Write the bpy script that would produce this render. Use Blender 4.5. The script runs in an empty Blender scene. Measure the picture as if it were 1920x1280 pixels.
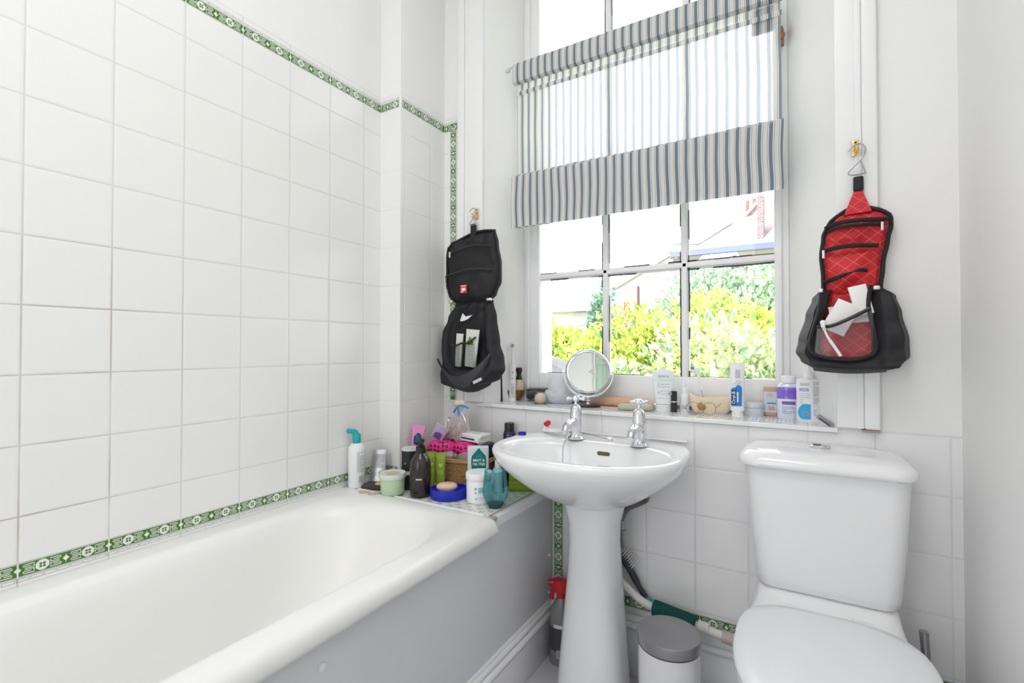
import bpy, bmesh, math, random
from mathutils import Vector, Matrix, noise
random.seed(7)
sc = bpy.context.scene
COL = sc.collection
PI = math.pi
sin, cos = math.sin, math.cos

# ------------------------------------------------------------------ camera, world, lights, exposure
cam_d = bpy.data.cameras.new('camera'); cam = bpy.data.objects.new('camera', cam_d); COL.objects.link(cam)
cam_d.sensor_width = 36.0; cam_d.lens = 900.0 / 1920.0 * 36.0; cam_d.clip_start = 0.02
cam.location = (0, 0, 1.08)
cam.rotation_euler = (math.radians(90.8), 0, math.radians(30.65))
sc.camera = cam
sc.view_settings.view_transform = 'Standard'; sc.view_settings.look = 'None'
sc.view_settings.gamma = 1.0; sc.view_settings.use_curve_mapping = False
sc.view_settings.exposure = 0.10
w = bpy.data.worlds.new('sky'); sc.world = w; w.use_nodes = True
bg = w.node_tree.nodes['Background']; bg.inputs[0].default_value = (0.945, 0.945, 1.0, 1); bg.inputs[1].default_value = 4.2
sun_d = bpy.data.lights.new('sun', 'SUN'); sun_d.energy = 9.0; sun_d.angle = math.radians(1.5); sun_d.color = (1, 0.96, 0.88)
sun = bpy.data.objects.new('sun', sun_d); COL.objects.link(sun); sun.rotation_euler = (math.radians(42), 0, math.radians(-25))
def area(name, loc, rot, sx, sy, energy, color=(1, 1, 1)):
    d = bpy.data.lights.new(name, 'AREA'); d.shape = 'RECTANGLE'; d.size = sx; d.size_y = sy; d.energy = energy; d.color = color
    o = bpy.data.objects.new(name, d); COL.objects.link(o); o.location = loc; o.rotation_euler = rot
    return o
area('ceiling_fill_light', (-0.38, 0.10, 2.80), (0, 0, 0), 0.9, 0.9, 7.5, (1.0, 0.975, 1.0))  # soft overhead fill, added to brighten the room; its source is out of view
area('back_fill_light', (-0.72, -1.25, 1.5), (math.radians(90), 0, 0), 0.8, 1.9, 10, (1.0, 0.975, 1.0))  # added fill in front of the closed back wall; no hall lamp exists
sc.cycles.use_denoising = True
sc.cycles.max_bounces = 12; sc.cycles.diffuse_bounces = 6; sc.cycles.glossy_bounces = 4
sc.cycles.transmission_bounces = 8; sc.cycles.transparent_max_bounces = 16
sc.cycles.caustics_reflective = False; sc.cycles.caustics_refractive = False

# ------------------------------------------------------------------ materials
def nodes(name):
    m = bpy.data.materials.new(name); m.use_nodes = True
    nt = m.node_tree; return m, nt, nt.nodes['Principled BSDF']
def mat(name, color, rough=0.5, metal=0.0, var=0.04, scale=30.0, bump=0.0, bscale=200.0, trans=0.0, ior=1.45, coat=0.0, sub=0.0, sheen=0.0):
    m, nt, b = nodes(name)
    tc = nt.nodes.new('ShaderNodeTexCoord'); n = nt.nodes.new('ShaderNodeTexNoise'); n.inputs['Scale'].default_value = scale
    nt.links.new(tc.outputs['Object'], n.inputs['Vector'])
    mx = nt.nodes.new('ShaderNodeMix'); mx.data_type = 'RGBA'
    c = color
    mx.inputs[6].default_value = (c[0]*(1-var), c[1]*(1-var), c[2]*(1-var), 1)
    mx.inputs[7].default_value = (min(1, c[0]*(1+var)), min(1, c[1]*(1+var)), min(1, c[2]*(1+var)), 1)
    nt.links.new(n.outputs[0], mx.inputs[0]); nt.links.new(mx.outputs[2], b.inputs['Base Color'])
    b.inputs['Roughness'].default_value = rough; b.inputs['Metallic'].default_value = metal
    b.inputs['Transmission Weight'].default_value = trans; b.inputs['IOR'].default_value = ior
    b.inputs['Coat Weight'].default_value = coat
    if sheen: b.inputs['Sheen Weight'].default_value = sheen
    if bump:
        n2 = nt.nodes.new('ShaderNodeTexNoise'); n2.inputs['Scale'].default_value = bscale
        nt.links.new(tc.outputs['Object'], n2.inputs['Vector'])
        bp = nt.nodes.new('ShaderNodeBump'); bp.inputs['Strength'].default_value = bump; bp.inputs['Distance'].default_value = 0.002
        nt.links.new(n2.outputs[0], bp.inputs['Height']); nt.links.new(bp.outputs[0], b.inputs['Normal'])
    return m
def thin(name, color, gloss=0.1, rough=0.05, diffuse=0.0, dcol=(0.9, 0.9, 0.9)):
    """thin clear film or glass: tinted see-through + mirror sheen (+ milky share)"""
    m = bpy.data.materials.new(name); m.use_nodes = True; nt = m.node_tree; nt.nodes.clear()
    out = nt.nodes.new('ShaderNodeOutputMaterial'); t = nt.nodes.new('ShaderNodeBsdfTransparent'); t.inputs[0].default_value = (*color, 1)
    g = nt.nodes.new('ShaderNodeBsdfGlossy'); g.inputs['Roughness'].default_value = rough
    lw = nt.nodes.new('ShaderNodeLayerWeight'); lw.inputs[0].default_value = 0.25
    mr = nt.nodes.new('ShaderNodeMath'); mr.operation = 'MULTIPLY_ADD'; mr.inputs[1].default_value = 0.6; mr.inputs[2].default_value = gloss
    nt.links.new(lw.outputs['Fresnel'], mr.inputs[0])
    a = nt.nodes.new('ShaderNodeMixShader'); nt.links.new(mr.outputs[0], a.inputs[0]); nt.links.new(t.outputs[0], a.inputs[1]); nt.links.new(g.outputs[0], a.inputs[2])
    last = a
    if diffuse > 0:
        d = nt.nodes.new('ShaderNodeBsdfDiffuse'); d.inputs[0].default_value = (*dcol, 1)
        tr = nt.nodes.new('ShaderNodeBsdfTranslucent'); tr.inputs[0].default_value = (*dcol, 1)
        ad = nt.nodes.new('ShaderNodeMixShader'); ad.inputs[0].default_value = 0.4; nt.links.new(d.outputs[0], ad.inputs[1]); nt.links.new(tr.outputs[0], ad.inputs[2])
        b = nt.nodes.new('ShaderNodeMixShader'); b.inputs[0].default_value = diffuse; nt.links.new(a.outputs[0], b.inputs[1]); nt.links.new(ad.outputs[0], b.inputs[2]); last = b
    nt.links.new(last.outputs[0], out.inputs[0]); return m
def mathn(nt, op, a, b=None, c=None):
    n = nt.nodes.new('ShaderNodeMath'); n.operation = op
    for i, v in enumerate((a, b, c)):
        if v is None: continue
        if isinstance(v, (int, float)): n.inputs[i].default_value = v
        else: nt.links.new(v, n.inputs[i])
    return n.outputs[0]
def tile_mat(name, ax, axoff, axper, azoff, azper, az='Z', base=(0.86, 0.86, 0.85), grout=(0.80, 0.79, 0.77), dirt=0.5, rough=0.16, gw=0.0016, zone=None):
    m, nt, b = nodes(name)
    geo = nt.nodes.new('ShaderNodeNewGeometry'); sp = nt.nodes.new('ShaderNodeSeparateXYZ'); nt.links.new(geo.outputs['Position'], sp.inputs[0])
    ds = []
    for ch, off, per in ((ax, axoff, axper), (az, azoff, azper)):
        f = mathn(nt, 'FRACT', mathn(nt, 'MULTIPLY_ADD', sp.outputs[ch], 1.0/per, -off/per + 100))
        ds.append(mathn(nt, 'MULTIPLY', mathn(nt, 'MINIMUM', f, mathn(nt, 'SUBTRACT', 1.0, f)), per))
    d = mathn(nt, 'MINIMUM', ds[0], ds[1])
    mr = nt.nodes.new('ShaderNodeMapRange'); mr.inputs[1].default_value = gw*0.7; mr.inputs[2].default_value = gw*1.4; nt.links.new(d, mr.inputs[0])
    n = nt.nodes.new('ShaderNodeTexNoise'); n.inputs['Scale'].default_value = 3.2; n.inputs['Detail'].default_value = 6; nt.links.new(geo.outputs['Position'], n.inputs['Vector'])
    rp = nt.nodes.new('ShaderNodeMapRange'); rp.inputs[1].default_value = 0.44; rp.inputs[2].default_value = 0.62; nt.links.new(n.outputs[0], rp.inputs[0])
    gc = nt.nodes.new('ShaderNodeMix'); gc.data_type = 'RGBA'; gc.inputs[6].default_value = (*grout, 1); gc.inputs[7].default_value = (0.42, 0.34, 0.28, 1)
    df = mathn(nt, 'MULTIPLY', rp.outputs[0], dirt)
    if zone:
        zr_ = nt.nodes.new('ShaderNodeMapRange'); zr_.inputs[1].default_value = zone[1]; zr_.inputs[2].default_value = zone[0]; nt.links.new(sp.outputs[ax], zr_.inputs[0])
        zz_ = nt.nodes.new('ShaderNodeMapRange'); zz_.inputs[1].default_value = 1.45; zz_.inputs[2].default_value = 1.0; nt.links.new(sp.outputs['Z'], zz_.inputs[0])
        df = mathn(nt, 'MULTIPLY', df, mathn(nt, 'MULTIPLY', zr_.outputs[0], zz_.outputs[0]))
    nt.links.new(df, gc.inputs[0])
    mx = nt.nodes.new('ShaderNodeMix'); mx.data_type = 'RGBA'; nt.links.new(mr.outputs[0], mx.inputs[0]); nt.links.new(gc.outputs[2], mx.inputs[6]); mx.inputs[7].default_value = (*base, 1)
    nt.links.new(mx.outputs[2], b.inputs['Base Color'])
    rr = nt.nodes.new('ShaderNodeMapRange'); rr.inputs[3].default_value = 0.7; rr.inputs[4].default_value = rough; nt.links.new(mr.outputs[0], rr.inputs[0]); nt.links.new(rr.outputs[0], b.inputs['Roughness'])
    hr = nt.nodes.new('ShaderNodeMapRange'); hr.inputs[1].default_value = gw*0.6; hr.inputs[2].default_value = gw + 0.005; hr.interpolation_type = 'SMOOTHSTEP'; nt.links.new(d, hr.inputs[0])
    n2 = nt.nodes.new('ShaderNodeTexNoise'); n2.inputs['Scale'].default_value = 14; n2.inputs['Detail'].default_value = 1; nt.links.new(geo.outputs['Position'], n2.inputs['Vector'])
    hh = mathn(nt, 'MULTIPLY_ADD', n2.outputs[0], 0.35, hr.outputs[0])
    bp = nt.nodes.new('ShaderNodeBump'); bp.inputs['Strength'].default_value = 0.38; bp.inputs['Distance'].default_value = 0.0013; nt.links.new(hh, bp.inputs['Height']); nt.links.new(bp.outputs[0], b.inputs['Normal'])
    return m

M = {}
M['paint'] = mat('wall_paint', (0.86, 0.86, 0.855), 0.55, var=0.01, bump=0.05, bscale=60)
M['gloss'] = mat('gloss_paint', (0.86, 0.865, 0.875), 0.32, var=0.02, bump=0.06, bscale=40)
M['panelp'] = mat('panel_paint', (0.74, 0.745, 0.77), 0.4, var=0.02, bump=0.05, bscale=30)
M['ceil'] = mat('ceiling_paint', (0.85, 0.86, 0.84), 0.7)
M['ceramic'] = mat('white_ceramic', (0.86, 0.865, 0.88), 0.07, var=0.005, scale=5, coat=0.3)
M['enamel'] = mat('bath_enamel', (0.87, 0.868, 0.85), 0.32, var=0.008, scale=4, coat=0.1)
M['plasticw'] = mat('white_plastic', (0.84, 0.85, 0.88), 0.2, var=0.01)
M['white'] = mat('white_matt_plastic', (0.85, 0.85, 0.86), 0.4)
M['chrome'] = mat('chrome', (0.78, 0.79, 0.82), 0.09, 1.0, var=0.02)
M['steel'] = mat('brushed_steel', (0.42, 0.41, 0.42), 0.30, 1.0, var=0.08, scale=12)
M['mirror'] = mat('mirror_glass', (0.86, 0.9, 0.86), 0.01, 1.0, var=0.005)
M['brass'] = mat('brass', (0.78, 0.56, 0.22), 0.22, 1.0)
M['green'] = mat('green_glaze', (0.075, 0.20, 0.030), 0.18, var=0.12, scale=60)
M['glaze'] = mat('white_glaze', (0.86, 0.87, 0.84), 0.16)
M['greyline'] = mat('grey_green_glaze', (0.20, 0.27, 0.17), 0.2)
M['tile_left'] = tile_mat('tiles_left_wall', 'Y', 0.488, 0.152, 1.754, 0.1459, grout=(0.70, 0.69, 0.67), dirt=1.0, zone=(0.45, 0.95))
M['tile_win'] = tile_mat('tiles_window_wall', 'X', -1.0377, 0.152, 0.7076, 0.150, base=(0.85, 0.85, 0.86), grout=(0.77, 0.76, 0.78), dirt=0.25, gw=0.0022)
M['tile_colx'] = tile_mat('tiles_column_front', 'X', -1.45, 0.30, 1.754, 0.1459, dirt=0.1)
M['tile_coly'] = tile_mat('tiles_column_side', 'Y', 1.332+0.172, 0.152, 1.754, 0.1459, dirt=0.1)
M['tile_ledge'] = tile_mat('tiles_ledge', 'X', -0.93, 0.152, 1.445, 0.152, az='Y', base=(0.84, 0.85, 0.82), dirt=0.8)
M['tile_sill'] = tile_mat('tiles_sill', 'X', -1.0377, 0.152, 1.62, 0.152, az='Y', base=(0.84, 0.85, 0.86), dirt=0.5)
M['floor'] = mat('vinyl_floor', (0.60, 0.60, 0.62), 0.4, var=0.06, scale=8)
M['black'] = mat('black_plastic', (0.018, 0.018, 0.02), 0.35)
M['blackfab'] = mat('black_nylon', (0.011, 0.011, 0.014), 0.6, var=0.4, scale=60, bump=0.25, bscale=700)
M['blackmesh'] = mat('black_mesh_fabric', (0.04, 0.04, 0.048), 0.6, var=0.4, scale=500, bump=0.4, bscale=1200)
M['ink'] = mat('dark_ink', (0.03, 0.03, 0.035), 0.5)
M['grey'] = mat('grey_plastic', (0.36, 0.37, 0.38), 0.4)
M['ltgrey'] = mat('light_grey', (0.62, 0.63, 0.65), 0.4)
M['putty'] = mat('weathered_putty', (0.05, 0.05, 0.055), 0.9)
M['stain'] = mat('stained_sealant', (0.42, 0.36, 0.32), 0.6, var=0.4, scale=120)
M['red'] = mat('red_plastic', (0.62, 0.02, 0.03), 0.3)
M['glasspane'] = thin('window_glass', (0.97, 0.98, 0.98), 0.02, 0.01)

# ------------------------------------------------------------------ mesh helpers
class MB:
    def __init__(s): s.v = []; s.f = []; s.m = []
    def add(s, vf, m=0, T=None):
        v, f = vf; o = len(s.v)
        if T is not None: v = [tuple(T @ Vector(p)) for p in v]
        s.v += [tuple(p) for p in v]; s.f += [tuple(i+o for i in q) for q in f]; s.m += [m]*len(f)
        return s
    def build(s, name, mats, parent=None, world=False, smooth=True, angle=38, recalc=True, label=None, rest=None):
        me = bpy.data.meshes.new(name)
        v = s.v
        if parent is not None and world:
            W_ = Matrix.Identity(4); q_ = parent
            while q_ is not None: W_ = Matrix.Translation(q_.location) @ q_.rotation_euler.to_matrix().to_4x4() @ W_; q_ = q_.parent
            inv = W_.inverted()
            v = [tuple(inv @ Vector(p)) for p in v]
        me.from_pydata(v, [], s.f)
        if not isinstance(mats, (list, tuple)): mats = [mats]
        for m in mats: me.materials.append(M[m] if isinstance(m, str) else m)
        me.polygons.foreach_set('material_index', s.m)
        if recalc:
            bm = bmesh.new(); bm.from_mesh(me); bmesh.ops.recalc_face_normals(bm, faces=bm.faces); bm.to_mesh(me); bm.free()
        me.polygons.foreach_set('use_smooth', [smooth]*len(me.polygons))
        if smooth: me.set_sharp_from_angle(angle=math.radians(angle))
        if rest is not None:
            at_ = me.attributes.new('rest_x', 'FLOAT', 'POINT'); at_.data.foreach_set('value', rest)
        me.update()
        o = bpy.data.objects.new(name, me); COL.objects.link(o)
        if parent is not None: o.parent = parent
        if label: o['label'] = label
        return o
def thing(name, label, cat, loc=(0, 0, 0), rz=0.0, group=None):
    o = bpy.data.objects.new(name, None); COL.objects.link(o); o.location = loc; o.rotation_euler = (0, 0, rz)
    o.empty_display_size = 0.05
    o['label'] = label; o['category'] = cat
    if group: o['group'] = group
    return o
def tag(o, label, cat, group=None):
    o['label'] = label; o['category'] = cat
    if group: o['group'] = group
    return o
def struct(o): o['kind'] = 'structure'; return o
def face_cam(x, y, extra=0.0): return math.atan2(-x, y) + extra
def ring(cx, cy, a, b, z, n=32, p=2.0, bb=None, pb=None):
    out = []
    for i in range(n):
        t = 2*PI*i/n; c, s = cos(t), sin(t)
        P = p if s < 0 else (pb or p); B = b if s < 0 else (bb if bb is not None else b)
        out.append((cx + a*math.copysign(abs(c)**(2/P), c), cy + B*math.copysign(abs(s)**(2/P), s), z))
    return out
def rrect(x0, x1, y0, y1, z, r, k=6):
    r = min(r, (x1-x0)/2 - 1e-4, (y1-y0)/2 - 1e-4); out = []
    for cx, cy, a0 in ((x1-r, y1-r, 0), (x0+r, y1-r, 90), (x0+r, y0+r, 180), (x1-r, y0+r, 270)):
        for i in range(k+1):
            a = math.radians(a0 + 90*i/k); out.append((cx + r*cos(a), cy + r*sin(a), z))
    return out
def strip2(x0, x1, lo, hi, n=14):
    v = []; f = []
    for i in range(n+1):
        x = x0+(x1-x0)*i/n; v += [(x, lo(i/n), 0), (x, hi(i/n), 0)]
        if i: f.append((2*i-2, 2*i, 2*i+1, 2*i-1))
    return v, f
def loft(rings, cap0=True, cap1=True, close=True):
    v = []; f = []; n = len(rings[0])
    for r in rings: v += r
    for j in range(len(rings)-1):
        for i in range(n if close else n-1):
            a = j*n+i; b = j*n+(i+1) % n; f.append((a, b, b+n, a+n))
    if cap0: f.append(tuple(range(n))[::-1])
    if cap1: f.append(tuple(range((len(rings)-1)*n, len(rings)*n)))
    return v, f
def lathe(prof, n=32, sx=1.0, sy=1.0, cx=0, cy=0, cap=True):
    return loft([[(cx+max(r, 1e-5)*cos(2*PI*i/n)*sx, cy+max(r, 1e-5)*sin(2*PI*i/n)*sy, z) for i in range(n)] for r, z in prof], cap, cap)
def box(x0, x1, y0, y1, z0, z1, b=0.0):
    if b <= 0:
        v = [(x0,y0,z0),(x1,y0,z0),(x1,y1,z0),(x0,y1,z0),(x0,y0,z1),(x1,y0,z1),(x1,y1,z1),(x0,y1,z1)]
        return v, [(0,3,2,1),(4,5,6,7),(0,1,5,4),(1,2,6,5),(2,3,7,6),(3,0,4,7)]
    b = min(b, (x1-x0)/2.05, (y1-y0)/2.05, (z1-z0)/2.05)
    R = []
    for k in range(4):
        a = PI/2*k/3; i = b*(1-sin(a)); R.append(rrect(x0+i, x1-i, y0+i, y1-i, z0+b*(1-cos(a)), max(b-i, 0.0003)+0.0002, 3))
    for k in range(4):
        a = PI/2*(3-k)/3; i = b*(1-sin(a)); R.append(rrect(x0+i, x1-i, y0+i, y1-i, z1-b*(1-cos(a)), max(b-i, 0.0003)+0.0002, 3))
    return loft(R)
def tube(pts, r, n=8, caps=True):
    pts = [Vector(p) for p in pts]; R = []; up = Vector((0, 0, 1)); N = None
    for i, p in enumerate(pts):
        t = (pts[min(i+1, len(pts)-1)] - pts[max(i-1, 0)]).normalized()
        if N is None:
            a = up if abs(t.z) < 0.9 else Vector((1, 0, 0)); N = t.cross(a).normalized()
        else:
            N = (N - t*N.dot(t)).normalized()
        B = t.cross(N); rr = r[i] if isinstance(r, (list, tuple)) else r
        R.append([tuple(p + N*cos(2*PI*k/n)*rr + B*sin(2*PI*k/n)*rr) for k in range(n)])
    return loft(R, caps, caps)
def spline(pts, k=8):
    pts = [Vector(p) for p in pts]; out = []
    for i in range(len(pts)-1):
        p0 = pts[max(i-1, 0)]; p1 = pts[i]; p2 = pts[i+1]; p3 = pts[min(i+2, len(pts)-1)]
        for j in range(k):
            t = j/k
            out.append(0.5*((2*p1) + (p2-p0)*t + (2*p0-5*p1+4*p2-p3)*t*t + (-p0+3*p1-3*p2+p3)*t*t*t))
    out.append(pts[-1]); return [tuple(p) for p in out]
def sphere(cx, cy, cz, rx, ry=None, rz=None, n=20, k=12):
    ry = ry or rx; rz = rz or rx
    return loft([[(cx+rx*max(sin(PI*j/k), 1e-4)*cos(2*PI*i/n), cy+ry*max(sin(PI*j/k), 1e-4)*sin(2*PI*i/n), cz-rz*cos(PI*j/k)) for i in range(n)] for j in range(k+1)])
def grid(fn, nu, nv):
    v = [tuple(fn(i/nu, j/nv)) for j in range(nv+1) for i in range(nu+1)]
    f = [(j*(nu+1)+i, j*(nu+1)+i+1, (j+1)*(nu+1)+i+1, (j+1)*(nu+1)+i) for j in range(nv) for i in range(nu)]
    return v, f
def slab(fn_front, fn_back, nu, nv):
    """closed body between two grids sharing their border"""
    v1, f1 = grid(fn_front, nu, nv); v2, f2 = grid(fn_back, nu, nv); o = len(v1)
    f = list(f1) + [tuple(i+o for i in q[::-1]) for q in f2]
    W = nu+1
    edge = [i for i in range(nu)] + [nu + j*W for j in range(nv)] + [nv*W + i for i in range(nu, 0, -1)] + [j*W for j in range(nv, 0, -1)]
    for a in range(len(edge)):
        p, q = edge[a], edge[(a+1) % len(edge)]; f.append((q, p, p+o, q+o))
    return v1+v2, f
def poly(pts, m=0): return [tuple(p) for p in pts], [tuple(range(len(pts)))]
def prism(pts, d):
    """pts: 3-D outline; extruded by the vector d"""
    n = len(pts); d = Vector(d); v = [tuple(p) for p in pts] + [tuple(Vector(p)+d) for p in pts]
    return v, [tuple(range(n))[::-1], tuple(range(n, 2*n))] + [(i, (i+1) % n, (i+1) % n+n, i+n) for i in range(n)]
def rock(vf, amp, sc_=30.0, seed=0):
    v, f = vf; out = []
    for p in v:
        q = Vector(p); d = noise.noise_vector(q*sc_ + Vector((seed, seed*2.3, 5))); out.append(tuple(q + d*amp))
    return out, f
TXT = {}
def text(s, size, align='CENTER', sx=1.0):
    key = (s, size, align, sx)
    if key not in TXT:
        cu = bpy.data.curves.new('t', 'FONT'); cu.body = s; cu.size = size; cu.align_x = align; cu.align_y = 'CENTER'; cu.resolution_u = 2; cu.offset = size*0.012
        ob = bpy.data.objects.new('t', cu); COL.objects.link(ob)
        dg = bpy.context.evaluated_depsgraph_get(); dg.update(); me = bpy.data.meshes.new_from_object(ob.evaluated_get(dg))
        TXT[key] = ([(v.co.x*sx, v.co.y, 0) for v in me.vertices], [tuple(p.vertices) for p in me.polygons])
        bpy.data.objects.remove(ob); bpy.data.curves.remove(cu); bpy.data.meshes.remove(me)
    return TXT[key]
def wrap(vf, z0, R=None, d=0.0, x0=0.0, turn=False, sy=1.0):
    """lay 2-D shapes on a -Y facing plane at y=-d, or round a cylinder of radius R (depth scale sy)"""
    v, f = vf; out = []
    for x, y, _ in v:
        if turn: x, y = -y, x
        x += x0
        if R: a = x/R; out.append((R*sin(a), -R*cos(a)*sy, z0+y))
        else: out.append((x, -d, z0+y))
    return out, f
def rect2(w, h, n=8, cx=0, cy=0):
    v = []; f = []
    for i in range(n+1):
        x = -w/2 + w*i/n + cx; v += [(x, cy-h/2, 0), (x, cy+h/2, 0)]
        if i: f.append((2*i-2, 2*i, 2*i+1, 2*i-1))
    return v, f
def lines2(w, h, rows, seed=1, th=0.45):
    """a block of tiny print: rows of short bars"""
    rd = random.Random(seed); v = []; f = []
    for r in range(rows):
        y = h/2 - h*(r+0.5)/rows; x = -w/2
        while x < w/2:
            l = min(rd.uniform(0.08, 0.28)*w, w/2-x); t = h/rows*th/2; o = len(v)
            v += [(x, y-t, 0), (x+l, y-t, 0), (x+l, y+t, 0), (x, y+t, 0)]; f.append((o, o+1, o+2, o+3)); x += l + w*0.035
            if rd.random() < 0.12: break
    return v, f
def barcode2(w, h, n=14, seed=2):
    rd = random.Random(seed); v = []; f = []
    for i in range(n):
        x = -w/2 + w*i/n; l = w/n*rd.uniform(0.3, 0.75); o = len(v)
        v += [(x, -h/2, 0), (x+l, -h/2, 0), (x+l, h/2, 0), (x, h/2, 0)]; f.append((o, o+1, o+2, o+3))
    return v, f
def shift2(vf, dx, dy): return [(x+dx, y+dy, 0) for x, y, _ in vf[0]], vf[1]

# ------------------------------------------------------------------ printed border (green glaze on the tiles)
def border(mb, o, U, V, N, length, phase=0.038, h=0.030, bricks=-1, green=1, white=2, grey=3):
    """o: start on the centre line; U along, V across, N out of the wall. Motif every 76 mm. bricks: side of the brick line."""
    o, U, V, N = Vector(o), Vector(U), Vector(V), Vector(N)
    def P(u, v, e): return tuple(o + U*u + V*v + N*e)
    def R(u0, u1, v0, v1, m, e):
        u0 = max(u0, 0); u1 = min(u1, length)
        if u1 - u0 < 2e-4: return
        mb.add(poly([P(u0, v0, e), P(u1, v0, e), P(u1, v1, e), P(u0, v1, e)]), m)
    k = h/0.030
    R(0, length, -0.0148*k, -0.0140*k, green, 0.0003); R(0, length, 0.0140*k, 0.0148*k, green, 0.0003)
    R(0, length, -0.0126*k, 0.0126*k, green, 0.0003)
    L = 0.076; i = math.floor((0-phase)/L)-1
    while phase + i*L < length + L:
        c = phase + i*L; i += 1
        if 0 < c < length:
            def disc(r, m, e, n=8, rot=PI/8):
                pts = [(c + r*cos(2*PI*q/n+rot), r*sin(2*PI*q/n+rot)) for q in range(n)]
                if pts[0] and min(p[0] for p in pts) >= 0 and max(p[0] for p in pts) <= length:
                    mb.add(poly([P(a, b, e) for a, b in pts]), m)
            disc(0.0116*k, white, 0.0006)
            for a, b in ((1, 0), (-1, 0), (0, 1), (0, -1)):
                q = 0.0036*k; s = 0.0021*k
                cu, cv = c + (a+b)*q*0.78, (b-a)*q*0.78
                if s < cu < length - s: mb.add(poly([P(cu-s, cv-s, 0.0009), P(cu+s, cv-s, 0.0009), P(cu+s, cv+s, 0.0009), P(cu-s, cv+s, 0.0009)]), green)
            R(c-0.0006, c+0.0006, 0.0108*k, 0.0126*k, white, 0.0006); R(c-0.0006, c+0.0006, -0.0126*k, -0.0108*k, white, 0.0006)
        for s in (-1, 1):
            def RR(a0, a1, v0, v1):
                x0, x1 = sorted((c+s*a0, c+s*a1))
                for t in (-1, 1):
                    y0, y1 = sorted((v0*t*k, v1*t*k)); R(x0, x1, y0, y1, white, 0.0006)
            RR(0.0120, 0.0305, 0.0082, 0.0099); RR(0.0289, 0.0305, 0.0050, 0.0099); RR(0.0175, 0.0305, 0.0044, 0.0060)
            RR(0.0130, 0.0275, 0.0008, 0.0023); RR(0.0122, 0.0138, 0.0008, 0.0062)
        b = c + L/2
        if 0.005 < b < length - 0.005:
            mb.add(poly([P(b-0.0058, 0, 0.0006), P(b, -0.0062*k, 0.0006), P(b+0.0058, 0, 0.0006), P(b, 0.0062*k, 0.0006)]), white)
            R(b-0.0005, b+0.0005, 0.0058*k, 0.0088*k, white, 0.0006); R(b-0.0005, b+0.0005, -0.0088*k, -0.0058*k, white, 0.0006)
    if bricks:
        y0 = 0.0172*bricks; y1 = 0.0236*bricks
        a, b2 = min(y0, y1), max(y0, y1); t = 0.0007
        x = 0.0
        while x < length:
            x1 = min(x + 0.0195, length)
            R(x, x1, a, a+t, grey, 0.0003); R(x, x1, b2-t, b2, grey, 0.0003); R(x, x+t, a, b2, grey, 0.0003); R(x1-t, x1, a, b2, grey, 0.0003)
            x += 0.0215
    # the joint between two tiles cuts through the print
    g = phase - 0.038
    while g < length:
        if g > 0.002: R(g-0.0013, g+0.0013, -0.0165*k, 0.0165*k, white, 0.0011)
        g += 0.152

# ------------------------------------------------------------------ room shell
XL, XR, YW, YB, ZC, YOUT = -1.38, 0.352, 1.595, -1.30, 2.95, 1.925
XC, YC = -1.277, 1.332             # the boxed corner column
XT = -1.203                        # end of the tiled strip beside the window
ZS, ZB = 0.862, 0.587              # sill, bath ledge
OX0, OX1, OZ1 = -1.074, 0.094, 2.78  # window opening
SX0, SX1, SY = -0.995, -0.018, 1.785 # inner window box behind the splayed reveals
TOPB = 2.046
def quad(a, b, c, d): return [a, b, c, d], [(0, 1, 2, 3)]

mb = MB()
mb.add(quad((XL, YB, 0), (XL, YC, 0), (XL, YC, ZB), (XL, YB, ZB)), 4)
mb.add(quad((XL, YB, ZB), (XL, YC, ZB), (XL, YC, TOPB), (XL, YB, TOPB)), 0)
mb.add(quad((XL, YB, TOPB), (XL, YC, TOPB), (XL, YC, ZC), (XL, YB, ZC)), 4)
mb.add(box(XL-0.12, XL-0.0005, YB-0.1, YOUT, 0, ZC), 4)
ph = (0.488-YB) % 0.152
border(mb, (XL, YB, 0.622), (0, 1, 0), (0, 0, 1), (1, 0, 0), YC-YB, phase=ph+0.038)
border(mb, (XL, YB, 2.006), (0, 1, 0), (0, 0, 1), (1, 0, 0), YC-YB, phase=ph+0.038, bricks=1)
struct(mb.build('wall_left', ['tile_left', 'green', 'glaze', 'greyline', 'paint'], smooth=False, recalc=False))
# corner column: part of the window wall
mb = MB()
mb.add(quad((XL, YC, ZB), (XC, YC, ZB), (XC, YC, TOPB), (XL, YC, TOPB)), 5)
mb.add(quad((XC, YC, ZB), (XC, YW, ZB), (XC, YW, TOPB), (XC, YC, TOPB)), 6)
for z0, z1, m in ((0, ZB, 4), (TOPB, ZC, 4)):
    mb.add(quad((XL, YC, z0), (XC, YC, z0), (XC, YC, z1), (XL, YC, z1)), m); mb.add(quad((XC, YC, z0), (XC, YW, z0), (XC, YW, z1), (XC, YC, z1)), m)
mb.add(box(XC-0.004, XC+0.0004, YC-0.0004, YC+0.004, ZB, TOPB), 2)
for zz, bs in ((0.622, -1), (2.006, 1)):
    border(mb, (XL+0.004, YC, zz), (1, 0, 0), (0, 0, 1), (0, -1, 0), XC-XL-0.012, phase=0.07, bricks=bs)
    border(mb, (XC, YC+0.008, zz), (0, 1, 0), (0, 0, 1), (1, 0, 0), YW-YC-0.01, phase=0.058, bricks=bs)
struct(mb.build('wall_column', ['tile_win', 'green', 'glaze', 'greyline', 'paint', 'tile_colx', 'tile_coly', 'tile_left'], smooth=False, recalc=False))
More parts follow.
